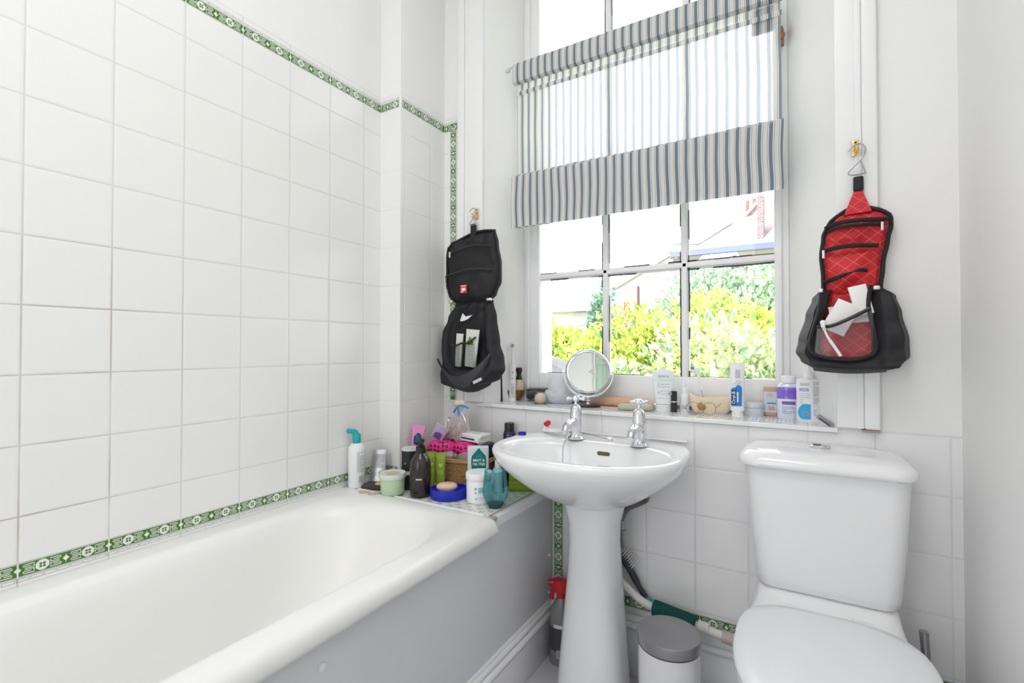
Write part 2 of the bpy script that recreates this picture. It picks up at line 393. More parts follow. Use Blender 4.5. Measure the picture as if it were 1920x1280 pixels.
# window wall proper
mb = MB()
mb.add(quad((XC, YW, 0), (XR, YW, 0), (XR, YW, ZS), (XC, YW, ZS)), 0)
mb.add(quad((XC, YW, ZS), (XT, YW, ZS), (XT, YW, TOPB), (XC, YW, TOPB)), 7)
mb.add(quad((XC, YW, TOPB), (XT, YW, TOPB), (XT, YW, ZC), (XC, YW, ZC)), 4)
mb.add(quad((XT, YW, ZS), (OX0, YW, ZS), (OX0, YW, ZC), (XT, YW, ZC)), 4)
mb.add(quad((OX1, YW, ZS), (XR, YW, ZS), (XR, YW, ZC), (OX1, YW, ZC)), 4)
mb.add(quad((OX0, YW, OZ1), (OX1, YW, OZ1), (OX1, YW, ZC), (OX0, YW, ZC)), 4)
mb.add(quad((OX0, YW, ZS), (SX0, SY, ZS), (SX0, SY, OZ1), (OX0, YW, OZ1)), 4)
mb.add(quad((OX1, YW, ZS), (SX1, SY, ZS), (SX1, SY, OZ1), (OX1, YW, OZ1)), 4)
mb.add(quad((OX0, YW, OZ1), (OX1, YW, OZ1), (SX1, SY, OZ1), (SX0, SY, OZ1)), 4)
# outer skin and outer reveals
GX0, GX1, GZ0, GZ1 = -0.935, -0.048, 0.978, 2.72
mb.add(quad((SX0, SY, ZS-0.05), (SX0, YOUT, ZS-0.05), (SX0, YOUT, OZ1), (SX0, SY, OZ1)), 4)
mb.add(quad((GX0, SY+0.045, 0.90), (GX0, YOUT, 0.90), (GX0, YOUT, GZ1), (GX0, SY+0.045, GZ1)), 4)
mb.add(quad((GX1, SY+0.045, 0.90), (GX1, YOUT, 0.90), (GX1, YOUT, GZ1), (GX1, SY+0.045, GZ1)), 4)
mb.add(quad((GX0, SY+0.045, GZ1), (GX1, SY+0.045, GZ1), (GX1, YOUT, GZ1), (GX0, YOUT, GZ1)), 4)
mb.add(quad((GX0, SY+0.045, 0.90), (GX1, SY+0.045, 0.90), (GX1, YOUT+0.06, 0.885), (GX0, YOUT+0.06, 0.885)), 4)
for x0, x1, z0, z1 in ((XL-0.12, GX0, -1.0, ZC), (GX1, XR+0.12, -1.0, ZC), (GX0, GX1, -1.0, 0.90), (GX0, GX1, GZ1, ZC)):
    mb.add(quad((x0, YOUT, z0), (x1, YOUT, z0), (x1, YOUT, z1), (x0, YOUT, z1)), 4)
# vertical printed borders
border(mb, (-1.231, YW, 2.02), (0, 0, -1), (1, 0, 0), (0, -1, 0), 2.02-ZS-0.004, phase=0.010, bricks=1)
border(mb, (XC+0.002, YW, 2.006), (1, 0, 0), (0, 0, 1), (0, -1, 0), 0.074, phase=0.046, bricks=1)
border(mb, (-0.749, YW, 0.570), (0, 0, -1), (1, 0, 0), (0, -1, 0), 0.365, phase=0.018, bricks=0, h=0.036)
border(mb, (-0.728, YW, 0.232), (1, 0, 0), (0, 0, 1), (0, -1, 0), XR+0.728, phase=0.045, bricks=0, h=0.036)
struct(mb.build('wall_window', ['tile_win', 'green', 'glaze', 'greyline', 'paint', 'tile_colx', 'tile_coly', 'tile_left'], smooth=False, recalc=False))
o = MB().add(box(XR, XR+0.12, YB-0.1, YOUT, 0, ZC)).build('wall_right', 'paint', smooth=False); struct(o)
struct(MB().add(box(XL-0.12, XR+0.12, YB-0.1, YB, 0, ZC)).build('wall_back', 'paint', smooth=False))
M['mint'] = mat('pale_green_paint', (0.50, 0.66, 0.54), 0.4)
M['oak'] = mat('brown_door_edge', (0.20, 0.11, 0.07), 0.5)
DY0, DY1, DZ = -1.22, -0.50, 2.05
mb = MB(); mb.add(box(XR-0.016, XR-0.0005, DY0, DY1, 0.005, DZ))
for z0, z1 in ((0.2, 0.85), (1.0, 1.9)):
    for y0, y1 in ((DY0+0.09, -0.89), (-0.83, DY1-0.09)): mb.add(box(XR-0.026, XR-0.014, y0, y1, z0, z1, 0.008))
door = struct(mb.build('door_1', 'mint', smooth=False))
MB().add(lathe([(0, 0), (0.012, 0), (0.01, 0.03), (0.024, 0.04), (0.026, 0.055), (0, 0.065)], 16), T=Matrix.Translation((XR-0.016, DY0+0.05, 1.0)) @ Matrix.Rotation(-PI/2, 4, 'Y')).build('door_handle', 'brass', door)
mb = MB()
for y0, y1, z0, z1 in ((DY0-0.07, DY0, 0, DZ+0.07), (DY1, DY1+0.07, 0, DZ+0.07), (DY0, DY1, DZ, DZ+0.07)): mb.add(box(XR-0.028, XR-0.0005, y0, y1, z0, z1, 0.004), 0)
mb.add(box(XR-0.024, XR-0.002, DY1-0.022, DY1, 0.005, DZ), 1)
struct(mb.build('trim_5', ['gloss', 'oak'], smooth=False))
struct(MB().add(box(XL-0.12, XR+0.12, YB-0.1, YOUT, -0.05, 0)).build('floor', 'floor', smooth=False))
struct(MB().add(box(XL-0.12, XR+0.12, YB-0.1, YOUT, ZC, ZC+0.08)).build('ceiling', 'ceil', smooth=False))
mb = MB().add(lathe([(0, 2.88), (0.20, 2.88), (0.235, 2.895), (0.24, 2.93), (0.24, 2.9499), (0, 2.9499)], 40, cx=-0.38, cy=0.10))
m_, nt_, b_ = nodes('fill_diffuser'); b_.inputs['Emission Color'].default_value = (1, 0.98, 0.95, 1); b_.inputs['Emission Strength'].default_value = 6  # glowing lamp body added to go with the overhead fill
tag(mb.build('ceiling_fill_lamp', m_), 'round white fill lamp added on the ceiling, out of view', 'lamp')

# sill: white tiles with little printed marks
def dots(mb, x0, x1, y0, y1, z, m, step=0.038, skip=None, s=0.0017, q=0.0040):
    i = 0; y = y0 + step/2
    while y < y1:
        x = x0 + (step/2 if i % 2 else step)
        while x < x1:
            if not (skip and skip(x, y)):
                for a, b in ((1, 1), (1, -1), (-1, 1), (-1, -1)):
                    cx, cy = x+a*q, y+b*q*0.8
                    mb.add(poly([(cx-s*1.5, cy, z), (cx, cy-s, z), (cx+s*1.5, cy, z), (cx, cy+s, z)]), m)
            x += step
        y += step/2; i += 1
mb = MB()
mb.add(prism([(OX0, YW, ZS-0.016), (OX1, YW, ZS-0.016), (SX1, SY, ZS-0.016), (SX0, SY, ZS-0.016)], (0, 0, 0.016)), 0)
mb.add(box(OX0-0.03, OX1+0.002, YW-0.012, YW+0.004, ZS-0.014, ZS, 0.003), 0)
dots(mb, OX0+0.06, OX1-0.03, YW, SY-0.01, ZS+0.0004, 1, 0.044, lambda x, y: x > 0.094-(y-YW)*0.6-0.02 or x < OX0+(y-YW)*0.45+0.02, 0.0023, 0.0045)
# sill tiles
struct(mb.build('trim_1', ['tile_sill', 'greyline'], smooth=False, recalc=False))
# architraves round the window
def architrave(name, xa, xb, z0, inner):
    mb = MB(); s = 1 if inner > 0 else -1
    mb.add(box(xa, xb, YW-0.018, YW-0.0005, z0, ZC, 0.003))
    e = xb if s < 0 else xa
    # raised outer moulding and a quirk line by the opening
    o0 = xa if s < 0 else xb
    lo, hi = sorted((o0, o0 - s*0.034)); mb.add(box(lo, hi, YW-0.027, YW-0.016, z0, ZC, 0.005))
    lo, hi = sorted((o0 - s*0.034, o0 - s*0.050)); mb.add(box(lo, hi, YW-0.022, YW-0.016, z0, ZC, 0.003))
    return struct(mb.build(name, 'gloss'))
architrave('trim_2', -1.192, OX0, ZS+0.003, -1)
architrave('trim_3', OX1, 0.188, ZS+0.003, 1)
mb = MB().add(rock(box(0.150, 0.187, YW-0.020, YW-0.002, ZS-0.006, ZS+0.0025, 0.002), 0.0018, 60), 0).add(box(0.148, 0.170, YW-0.0195, YW-0.001, ZS+0.0005, ZS+0.0045), 1)
struct(mb.build('trim_6', ['stain', 'ink'], smooth=False))
# skirting
def skirt(name, x0, x1, y0, y1, z1=0.205):
    mb = MB(); mb.add(box(x0, x1, y0, y1, 0.0, z1-0.04, 0.002))
    return mb
mb = MB(); mb.add(box(-0.765, XR, YW-0.018, YW-0.0005, 0.0, 0.160, 0.002))
for y, z, r in ((YW-0.021, 0.165, 0.012), (YW-0.014, 0.186, 0.013)):
    mb.add(tube([(-0.765, y+0.004, z), (XR, y+0.004, z)], r, 12))
struct(mb.build('baseboard_window', 'gloss'))
mb = MB(); mb.add(box(XR-0.018, XR-0.0005, YB, YW-0.03, 0.0, 0.17, 0.004)); struct(mb.build('baseboard_right', 'gloss'))

# ------------------------------------------------------------------ window
win = struct(MB().add(box(SX0, GX0+0.012, SY-0.006, SY+0.05, ZS, OZ1-0.0, 0.004)).add(box(GX1-0.012, SX1, SY-0.006, SY+0.05, ZS, OZ1, 0.004))
    .add(box(SX0+0.03, SX1-0.03, SY-0.004, SY+0.05, OZ1-0.06, OZ1, 0.004))
    .add(box(SX0+0.020, SX0+0.034, SY-0.020, SY, ZS, OZ1, 0.004)).add(box(SX1-0.034, SX1-0.020, SY-0.020, SY, ZS, OZ1, 0.004))
    .build('window_1', 'gloss'))
def sash(y, z0, z1, bars_z, name, botrail=0.1):
    mb = MB(); d0, d1 = y, y+0.035
    mb.add(box(GX0-0.03, GX0+0.004, d0, d1, z0, z1, 0.004)); mb.add(box(GX1-0.004, GX1+0.03, d0, d1, z0, z1, 0.004))
    mb.add(box(GX0, GX1, d0, d1, z0, z0+botrail, 0.004)); mb.add(box(GX0, GX1, d0, d1, z1-0.045, z1, 0.004))
    for x in (-0.640, -0.344):
        mb.add(box(x-0.0095, x+0.0095, d0+0.002, d1-0.004, z0+botrail-0.002, z1-0.043, 0.004)); mb.add(box(x-0.015, x+0.015, d0+0.014, d1-0.006, z0+botrail-0.002, z1-0.043, 0.003))
    for z in bars_z:
        mb.add(box(GX0, GX1, d0+0.002, d1-0.004, z-0.0095, z+0.0095, 0.004)); mb.add(box(GX0, GX1, d0+0.014, d1-0.006, z-0.015, z+0.015, 0.003))
    s = mb.build(name, 'gloss', win)
    g = MB().add(box(GX0, GX1, y+0.017, y+0.0195, z0+botrail-0.003, z1-0.042)).build('glass_pane', 'glasspane', s, smooth=False)
    # weathered putty lines round the panes
    pm = MB(); rd = random.Random(int(z0*10)); xs = [GX0+0.004, -0.655, -0.625, -0.359, -0.329, GX1-0.004]; zs = [z0+botrail] + [q for z in bars_z for q in (z-0.015, z+0.015)] + [z1-0.045]
    def piece(x0, x1, za, zb): pm.add(box(x0, x1, y+0.0125, y+0.0150, za, zb))
    for x in xs:
        z = z0+botrail
        while z < z1-0.05:
            l = rd.uniform(0.02, 0.12)
            if rd.random() < 0.62: piece(x-rd.uniform(0.0008, 0.0030), x+rd.uniform(0.0008, 0.0028), z, min(z+l, z1-0.05))
            z += l
    for z in zs:
        x = GX0+0.01
        while x < GX1-0.02:
            l = rd.uniform(0.02, 0.10)
            if rd.random() < 0.55: piece(x, min(x+l, GX1-0.01), z-rd.uniform(0.0006, 0.0030), z+rd.uniform(0.0006, 0.0030))
            x += l
    pm.build('putty_line', 'putty', s, smooth=False)
sash(SY+0.003, ZS+0.012, 1.80, (1.378,), 'lower_sash', 0.104)
sash(SY+0.042, 1.755, 2.735, (2.245,), 'upper_sash', 0.045)
mb = MB().add(sphere(-0.034, SY-0.030, 2.085, 0.010, 0.009, 0.012)).add(box(-0.040, -0.028, SY-0.026, SY-0.004, 2.060, 2.110, 0.002)).add(tube([(-0.034, SY-0.030, 2.096), (-0.034, SY-0.032, 2.112)], 0.004))
M['copper'] = mat('rusty_brass', (0.40, 0.17, 0.10), 0.4, 0.6, var=0.3, scale=150)
mb.build('window_catch', 'copper', win)

# ------------------------------------------------------------------ bath
bath = thing('bathtub', 'long white enamelled bath built in along the tiled wall', 'bathtub', (-1.05, 0.28, 0))
BX0, BX1, BY0, BY1 = XL+0.001, -0.735, -0.62, 1.172
R = []
for x0, x1, y0, y1, z, r in (
    (BX0, BX1-0.012, BY0, BY1, 0.546, 0.004), (BX0, BX1-0.002, BY0, BY1, 0.549, 0.006), (BX0, BX1, BY0, BY1, 0.558, 0.010), (BX0, BX1-0.001, BY0, BY1, 0.572, 0.015),
    (BX0, BX1-0.007, BY0, BY1, 0.584, 0.02), (BX0, BX1-0.018, BY0, BY1-0.002, 0.590, 0.02), (BX0+0.01, BX1-0.035, BY0+0.02, BY1-0.012, 0.5925, 0.03), (-1.318, BX1-0.062, BY0+0.06, BY1-0.045, 0.591, 0.08),
    (-1.300, -0.815, -0.52, 1.105, 0.586, 0.20), (-1.290, -0.828, -0.505, 1.088, 0.574, 0.20), (-1.282, -0.838, -0.49, 1.070, 0.545, 0.20),
    (-1.268, -0.855, -0.45, 1.015, 0.42, 0.20), (-1.250, -0.875, -0.40, 0.93, 0.29, 0.18), (-1.225, -0.900, -0.36, 0.86, 0.225, 0.15), (-1.17, -0.955, -0.30, 0.78, 0.198, 0.10), (-1.10, -1.02, -0.2, 0.6, 0.192, 0.03)):
    R.append(rrect(x0, x1, y0, y1, z, r, 8))
MB().add(loft(R, False, True)).build('tub', 'enamel', bath, world=True, angle=70)
XP = -0.772
mb = MB(); mb.add(box(XP-0.012, XP, BY0, YW-0.002, 0.10, 0.556, 0.0015))
pn = mb.build('bath_panel', 'panelp', bath, world=True)
mb = MB(); mb.add(box(XP-0.01, XP+0.012, BY0, YW-0.020, 0.0005, 0.118, 0.002))
mb.add(tube([(XP+0.006, BY0, 0.135), (XP+0.006, YW-0.02, 0.135)], 0.013, 12)); mb.add(tube([(XP+0.001, BY0, 0.158), (XP+0.001, YW-0.02, 0.158)], 0.011, 12)); mb.add(tube([(XP-0.003, BY0, 0.172), (XP-0.003, YW-0.02, 0.172)], 0.008, 12))
mb.build('plinth', 'gloss', bath, world=True)
for y, z, r in ((0.602, 0.480, 0.0085), (1.565, 0.335, 0.005), (1.560, 0.205, 0.0045)):
    MB().add(lathe([(0, 0), (r, 0), (r*1.02, 0.003), (r*0.6, 0.0055), (0, 0.006)], 20), T=Matrix.Translation((XP, y, z)) @ Matrix.Rotation(PI/2, 4, 'Y')).build('screw_cap', 'plasticw', bath, world=True)
# tiled ledge at the end of the bath
mb = MB()
mb.add(prism([(XL+0.001, BY1+0.002, ZB-0.030), (XP-0.004, BY1+0.002, ZB-0.030), (XP-0.004, YW-0.001, ZB-0.030), (XC+0.001, YW-0.001, ZB-0.030), (XC+0.001, YC-0.001, ZB-0.030), (XL+0.001, YC-0.001, ZB-0.030)], (0, 0, 0.030)), 0)
dots(mb, -1.18, XP-0.02, BY1+0.01, YW-0.01, ZB+0.0005, 1, 0.040, None, 0.0024, 0.0046)
mb.add(box(XP-0.004, XP+0.012, BY1+0.002, YW-0.001, ZB-0.034, ZB-0.002, 0.004), 2)
mb.add(rock(tube([(XP-0.006, BY1+0.01, ZB+0.001), (XP-0.006, YW-0.01, ZB+0.001)], 0.0022, 6), 0.001), 3)
mb.add(rock(box(XP-0.002, XP+0.0145, BY1+0.004, BY1+0.022, ZB-0.012, ZB+0.001, 0.002), 0.002), 3)
mb.add(rock(tube([(XL+0.03, BY1+0.004, ZB+0.002), (XP-0.02, BY1+0.004, ZB+0.002)], 0.004, 6), 0.001), 2)
struct(mb.build('trim_4', ['tile_ledge', 'green', 'gloss', 'stain'], smooth=False, recalc=False))

# ------------------------------------------------------------------ basin
bas = thing('washbasin', 'white ceramic pedestal washbasin under the window between bath and toilet', 'washbasin', (-0.55, 1.42, 0))
R = []
for cx, cy, a, bf, bb, pf, pb, z in (
    (-.55, 1.44, .092, .085, .09, 2.2, 2.5, .598), (-.55, 1.435, .115, .12, .12, 2.1, 2.6, .610), (-.55, 1.42, .158, .165, .155, 2.1, 2.8, .636), (-.55, 1.405, .205, .205, .182, 2.1, 3.0, .670),
    (-.55, 1.385, .250, .232, .207, 2.1, 3.2, .708), (-.55, 1.370, .277, .243, .222, 2.1, 3.4, .738), (-.55, 1.362, .287, .247, .231, 2.1, 3.6, .762), (-.55, 1.362, .289, .248, .231, 2.1, 3.6, .772),
    (-.55, 1.362, .286, .245, .230, 2.1, 3.6, .779), (-.55, 1.362, .279, .238, .226, 2.1, 3.6, .782), (-.549, 1.352, .268, .212, .19, 2.1, 3.0, .7815), (-.546, 1.326, .254, .166, .150, 2.1, 2.5, .7795),
    (-.545, 1.322, .248, .156, .140, 2.1, 2.4, .774), (-.545, 1.320, .243, .150, .134, 2.1, 2.4, .762), (-.545, 1.320, .228, .138, .126, 2.1, 2.3, .72), (-.545, 1.325, .195, .115, .105, 2, 2.2, .675),
    (-.545, 1.33, .13, .08, .07, 2, 2, .645), (-.545, 1.335, .05, .04, .04, 2, 2, .634), (-.545, 1.335, .02, .02, .02, 2, 2, .632)):
    R.append(ring(cx, cy, a, bf, z, 128, pf, bb, pb))
MB().add(loft(R)).build('basin', 'ceramic', bas, world=True, angle=80)
R = []
for a, b, y, z in ((.105, .125, 1.43, 0.0005), (.104, .124, 1.43, .03), (.098, .115, 1.43, .12), (.088, .100, 1.435, .26), (.080, .088, 1.44, .38), (.074, .082, 1.44, .48), (.077, .083, 1.44, .54), (.088, .088, 1.44, .580), (.092, .090, 1.44, .604)):
    R.append(ring(-.55, y, a, b, z, 48, 2.6))
MB().add(loft(R)).build('pedestal', 'ceramic', bas, world=True, angle=80)
T = Matrix.Translation((-.525, 1.4515, .748)) @ Matrix.Rotation(math.radians(-14), 4, 'X')
mb = MB().add(loft([ [(p[0], 0.004, p[1]) for p in [(q[0], q[1]) for q in rrect(-.021, .021, -.006, .006, 0, .0059, 6)]], [(q[0], -0.0015, q[1]) for q in rrect(-.021, .021, -.006, .006, 0, .0059, 6)] ]), T=T)
M['darkbrass'] = mat('old_brass', (0.10, 0.09, 0.045), 0.45, 0.5, var=0.5, scale=200)
mb.build('overflow_slot', 'darkbrass', bas, world=True)
MB().add(lathe([(0, .0), (.019, 0), (.021, .003), (.012, .004), (0, .003)], 24, cx=-.545, cy=1.335), T=Matrix.Translation((0, 0, .632))).build('waste', 'chrome', bas, world=True)
mb = MB()
for a, b in (((-.80, YW-.004, .783), (-.30, YW-.004, .783)),): mb.add(rock(tube([a, b], .0045, 6), .0012, 40))
mb.build('sealant', 'white', bas, world=True)

def tap(x, y, side, label):
    t = thing('basin_tap', label, 'tap', (x, y, .7815), 0, 'pillar taps on the basin')
    MB().add(lathe([(0, 0), (.027, 0), (.0275, .003), (.024, .007), (.0175, .014), (.0165, .022), (.0195, .036), (.0205, .052), (.0185, .064), (.0175, .070), (0, .070)], 32)).build('tap_body', 'chrome', t)
    pts = spline([(0, -.005, .050), (0, -.028, .057), (0, -.052, .057), (0, -.076, .049), (0, -.087, .033)], 5)
    rr = [.0155-.0045*i/(len(pts)-1)*1.2 for i in range(len(pts))]; rr[-3:] = [.0115, .0125, .0130]
    v, f = tube(pts, rr, 20); MB().add((v, f)).build('spout', 'chrome', t, angle=60)
    MB().add(lathe([(0, .069), (.0200, .069), (.0208, .072), (.0195, .075), (.0185, .090), (.0150, .106), (.0095, .111), (.0055, .113), (.0050, .128), (0, .128)], 32)).build('bonnet', 'chrome', t)
    mb = MB().add(lathe([(0, .122), (.0095, .124), (.012, .129), (.0125, .136), (.011, .139), (.0085, .142), (0, .143)], 24))
    a0 = math.radians(20 + 25*side)
    for k in range(4):
        a = a0 + k*PI/2; c, s = cos(a), sin(a)
        prof = [(.0045, .010), (.0042, .017), (.0062, .021), (.0068, .026), (.0055, .030), (.0001, .031)]
        mb.add(loft([[(c*q - s*r*cos(2*PI*i/12), s*q + c*r*cos(2*PI*i/12), .131 + r*sin(2*PI*i/12)) for i in range(12)] for r, q in prof]))
    mb.build('cross_handle', 'chrome', t)
    return t
tap(-.630, 1.478, 0, 'chrome cross-head pillar tap nearer the bath, with the plug chain')
tap(-.418, 1.470, 1, 'chrome cross-head pillar tap nearer the toilet')
ch = thing('plug_chain', 'thin dark plug chain draped round a tap and down into the basin', 'chain', (-.628, 1.40, .785))
pts = spline([(-.520, 1.500, .7865), (-.545, 1.500, .7875), (-.580, 1.512, .790), (-.618, 1.514, .796), (-.655, 1.490, .799), (-.660, 1.455, .7885), (-.648, 1.440, .785), (-.640, 1.400, .768), (-.6375, 1.388, .72), (-.637, 1.380, .690)], 7)
MB().add(tube(pts, .0014, 6)).build('wire', 'grey', ch, world=True)
MB().add(tube(spline([(-.637, 1.380, .692), (-.631, 1.377, .684), (-.633, 1.375, .676), (-.641, 1.375, .676), (-.643, 1.378, .684), (-.637, 1.380, .692)], 4), .0011, 6)).add(lathe([(0, .668), (.007, .668), (.007, .674), (.003, .677), (0, .677)], 12, cx=-.637, cy=1.376)).build('plug_ring', 'black', ch, world=True)
MB().add(lathe([(0, .7815), (.006, .7815), (.005, .789), (0, .791)], 12, cx=-.520, cy=1.500)).add(tube([(-.528, 1.500, .787), (-.512, 1.498, .789)], .003, 8)).build('chain_stay', 'chrome', ch, world=True)

# ------------------------------------------------------------------ toilet
toi = thing('toilet', 'white close-coupled toilet with lid down beside the right wall', 'toilet', (.055, 1.25, 0))
CX = .055
def rr_(x0, x1, y0, y1, z, r): return rrect(x0, x1, y0, y1, z, r, 8)
R = [rr_(-.075, .190, 1.46, 1.585, .456, .02), rr_(-.088, .202, 1.437, 1.589, .4585, .03), rr_(-.095, .208, 1.428, 1.590, .466, .035), rr_(-.099, .212, 1.424, 1.590, .485, .038), rr_(-.114, .222, 1.413, 1.591, .62, .040), rr_(-.124, .230, 1.409, 1.591, .774, .040)]
def bow(rg, d, y0, x0=-.12, x1=.23):
    return [(x, y - (d*(1-((x-CX)/.175)**2) if y < y0 else 0), z) for x, y, z in rg]
R = [bow(r, .012, 1.50) for r in R]
MB().add(loft(R)).build('cistern', 'ceramic', toi, world=True, angle=50)
R = [rr_(-.128, .234, 1.400, 1.592, .772, .045), rr_(-.136, .242, 1.392, 1.592, .776, .050), rr_(-.138, .244, 1.390, 1.592, .784, .052), rr_(-.134, .240, 1.395, 1.592, .796, .052), rr_(-.122, .228, 1.408, 1.592, .808, .050), rr_(-.100, .206, 1.430, 1.590, .8145, .048), rr_(-.060, .166, 1.465, 1.575, .817, .04)]
R = [bow(r, .012, 1.50) for r in R]
MB().add(loft(R)).build('cistern_lid', 'ceramic', toi, world=True, angle=50)
fb = MB().add(lathe([(0, .8165), (.0235, .8165), (.0245, .8215), (.022, .8245), (0, .825)], 32, cx=.052, cy=1.515)).build('flush_button', 'chrome', toi, world=True)
MB().add(box(.0515, .0525, 1.494, 1.536, .8248, .8257)).add(lathe([(.008, .8249), (.010, .8258), (.006, .8260), (0, .8258)], 16, cx=.045, cy=1.515)).build('button_divider', 'grey', fb, world=True)
# pan
R = []
for a, yf, yb, z in ((.105, 1.03, 1.50, .0005), (.104, 1.04, 1.50, .02), (.095, 1.06, 1.50, .10), (.100, 1.05, 1.51, .20), (.125, 1.00, 1.53, .28), (.155, .96, 1.55, .34), (.168, .945, 1.56, .385), (.170, .94, 1.56, .405), (.165, .945, 1.56, .411)):
    yc = 1.20; R.append(ring(CX, yc, a, yc-yf, z, 56, 2.1, yb-yc, 3.6))
MB().add(loft(R)).build('pan', 'ceramic', toi, world=True, angle=60)
R = [rr_(-.108, .218, 1.33, 1.58, .36, .05), rr_(-.106, .216, 1.335, 1.585, .405, .05), rr_(-.100, .211, 1.362, 1.588, .418, .05), rr_(-.096, .208, 1.385, 1.589, .428, .05), rr_(-.094, .206, 1.415, 1.589, .444, .045), rr_(-.090, .203, 1.428, 1.588, .456, .04)]
MB().add(loft(R)).build('pan_deck', 'ceramic', toi, world=True, angle=60)
def seat_ring(k, z, off=0): return ring(CX+.002, 1.185, .182*k-off, .262*k-off, z, 64, 2.15, .195*k-off, 3.2)
MB().add(loft([seat_ring(.975, .412), seat_ring(.985, .414), seat_ring(.99, .420), seat_ring(.985, .426), seat_ring(.97, .427)])).build('seat', 'plasticw', toi, world=True, angle=60)
MB().add(loft([seat_ring(.98, .4275), seat_ring(.995, .430), seat_ring(1.0, .436), seat_ring(.993, .442), seat_ring(.97, .4455), seat_ring(.85, .448), seat_ring(.5, .450), seat_ring(.1, .4505)])).build('toilet_lid', 'plasticw', toi, world=True, angle=60)
for x in (-.02, .13): MB().add(tube([(x-.02, 1.392, .430), (x+.02, 1.392, .430)], .010, 12)).build('hinge', 'plasticw', toi, world=True)

# ------------------------------------------------------------------ roman blind
def stripe_mat(name, see, transl):
    m = bpy.data.materials.new(name); m.use_nodes = True; nt = m.node_tree; nt.nodes.clear()
    out = nt.nodes.new('ShaderNodeOutputMaterial'); geo = nt.nodes.new('ShaderNodeTexCoord'); at_ = nt.nodes.new('ShaderNodeAttribute'); at_.attribute_name = 'rest_x'
    f = mathn(nt, 'FRACT', mathn(nt, 'MULTIPLY_ADD', at_.outputs['Fac'], 1/0.0306, 100.15))
    r = nt.nodes.new('ShaderNodeValToRGB'); r.color_ramp.interpolation = 'CONSTANT'
    cream, slate, wht, thn = (0.80, 0.77, 0.72, 1), (0.225, 0.275, 0.325, 1), (0.86, 0.87, 0.88, 1), (0.26, 0.31, 0.36, 1)
    stops = [(0, slate), (0.31, wht), (0.40, thn), (0.45, cream), (0.84, thn), (0.89, wht), (0.97, slate)]
    e = r.color_ramp.elements; e[0].position = 0; e[0].color = slate; e[1].position = 0.31; e[1].color = wht
    for p, c in stops[2:]: q = e.new(p); q.color = c
    nt.links.new(f, r.inputs[0])
    d = nt.nodes.new('ShaderNodeBsdfDiffuse'); t = nt.nodes.new('ShaderNodeBsdfTranslucent'); nt.links.new(r.outputs[0], d.inputs[0]); nt.links.new(r.outputs[0], t.inputs[0])
    n = nt.nodes.new('ShaderNodeTexNoise'); n.inputs['Scale'].default_value = 900; nt.links.new(geo.outputs['Object'], n.inputs['Vector'])
    bp = nt.nodes.new('ShaderNodeBump'); bp.inputs['Strength'].default_value = 0.3; bp.inputs['Distance'].default_value = 0.001; nt.links.new(n.outputs[0], bp.inputs['Height']); nt.links.new(bp.outputs[0], d.inputs['Normal'])
    a = nt.nodes.new('ShaderNodeMixShader'); a.inputs[0].default_value = transl; nt.links.new(d.outputs[0], a.inputs[1]); nt.links.new(t.outputs[0], a.inputs[2])
    tp = nt.nodes.new('ShaderNodeBsdfTransparent'); b = nt.nodes.new('ShaderNodeMixShader'); b.inputs[0].default_value = see
    nt.links.new(a.outputs[0], b.inputs[1]); nt.links.new(tp.outputs[0], b.inputs[2]); nt.links.new(b.outputs[0], out.inputs[0]); return m
M['sheer'] = stripe_mat('striped_linen_single', 0.13, 0.55)
M['linen'] = stripe_mat('striped_linen_folded', 0.0, 0.22)
bl = thing('roman_blind', 'blue and cream striped roman blind half lowered over the window', 'blind', (-0.5, 1.66, 2.2))
BXa, BXb = -0.972, -0.030
def wv(x, z, s=1.0): return 0.004*s*noise.noise(Vector((x*9, z*1.2, 3))) + 0.0015*s*sin(x*70 + 3*noise.noise(Vector((x*3, z*4, 8))))
def shx(x, z): return x + 0.0065*noise.noise(Vector((x*4, z*7, 1)))*(1 if z < 1.78 else 0.4)
MB().add(grid(lambda u, v: (shx(BXa+0.006 + (BXb-BXa-0.012)*u, 1.62+0.56*v), 1.672 + wv(u, v), 1.62+0.56*v), 60, 24)).build('sheet', 'sheer', bl, world=True, recalc=False, rest=[BXa+(BXb-BXa)*i/60 for j in range(25) for i in range(61)])
GX = lambda nu, nv: [BXa+(BXb-BXa)*i/nu for j in range(nv+1) for i in range(nu+1)]
for k, (dy, z0, z1) in enumerate(((0.0, 1.556, 1.760), (0.010, 1.562, 1.765), (0.018, 1.570, 1.772), (0.026, 1.560, 1.770))):
    def F(u, v, dy=dy, z0=z0, z1=z1):
        x = BXa + (BXb-BXa)*u; z = z0 + (z1-z0)*v
        return (shx(x, z), 1.634 + dy + wv(u*1.1+k, z)*1.0 + 0.010*(1-v)*sin(u*2.4+k), z + 0.003*noise.noise(Vector((u*5, k, 0)))*(1 if v > 0.5 else 1))
    MB().add(grid(F, 60, 10)).build('fold', 'linen', bl, world=True, recalc=False, rest=GX(60, 10))
MB().add(tube([(BXa+0.005, 1.648, 1.764), (BXb-0.005, 1.648, 1.764)], 0.0035, 8)).build('fold_rod', 'ltgrey', bl, world=True)
R = [[(x, 1.660 + yy, 2.14 + zz) for yy, zz in ((-0.004, 0), (-0.014, 0.004), (-0.017, 0.02), (-0.017, 0.064), (-0.010, 0.080), (0.004, 0.084), (0.014, 0.078), (0.016, 0.05), (0.014, 0.006), (0.006, 0))] for x in [BXa + (BXb-BXa)*i/40 for i in range(41)]]
MB().add(loft(R)).build('header', 'linen', bl, world=True, rest=[r_[0][0] for r_ in R for _ in r_])
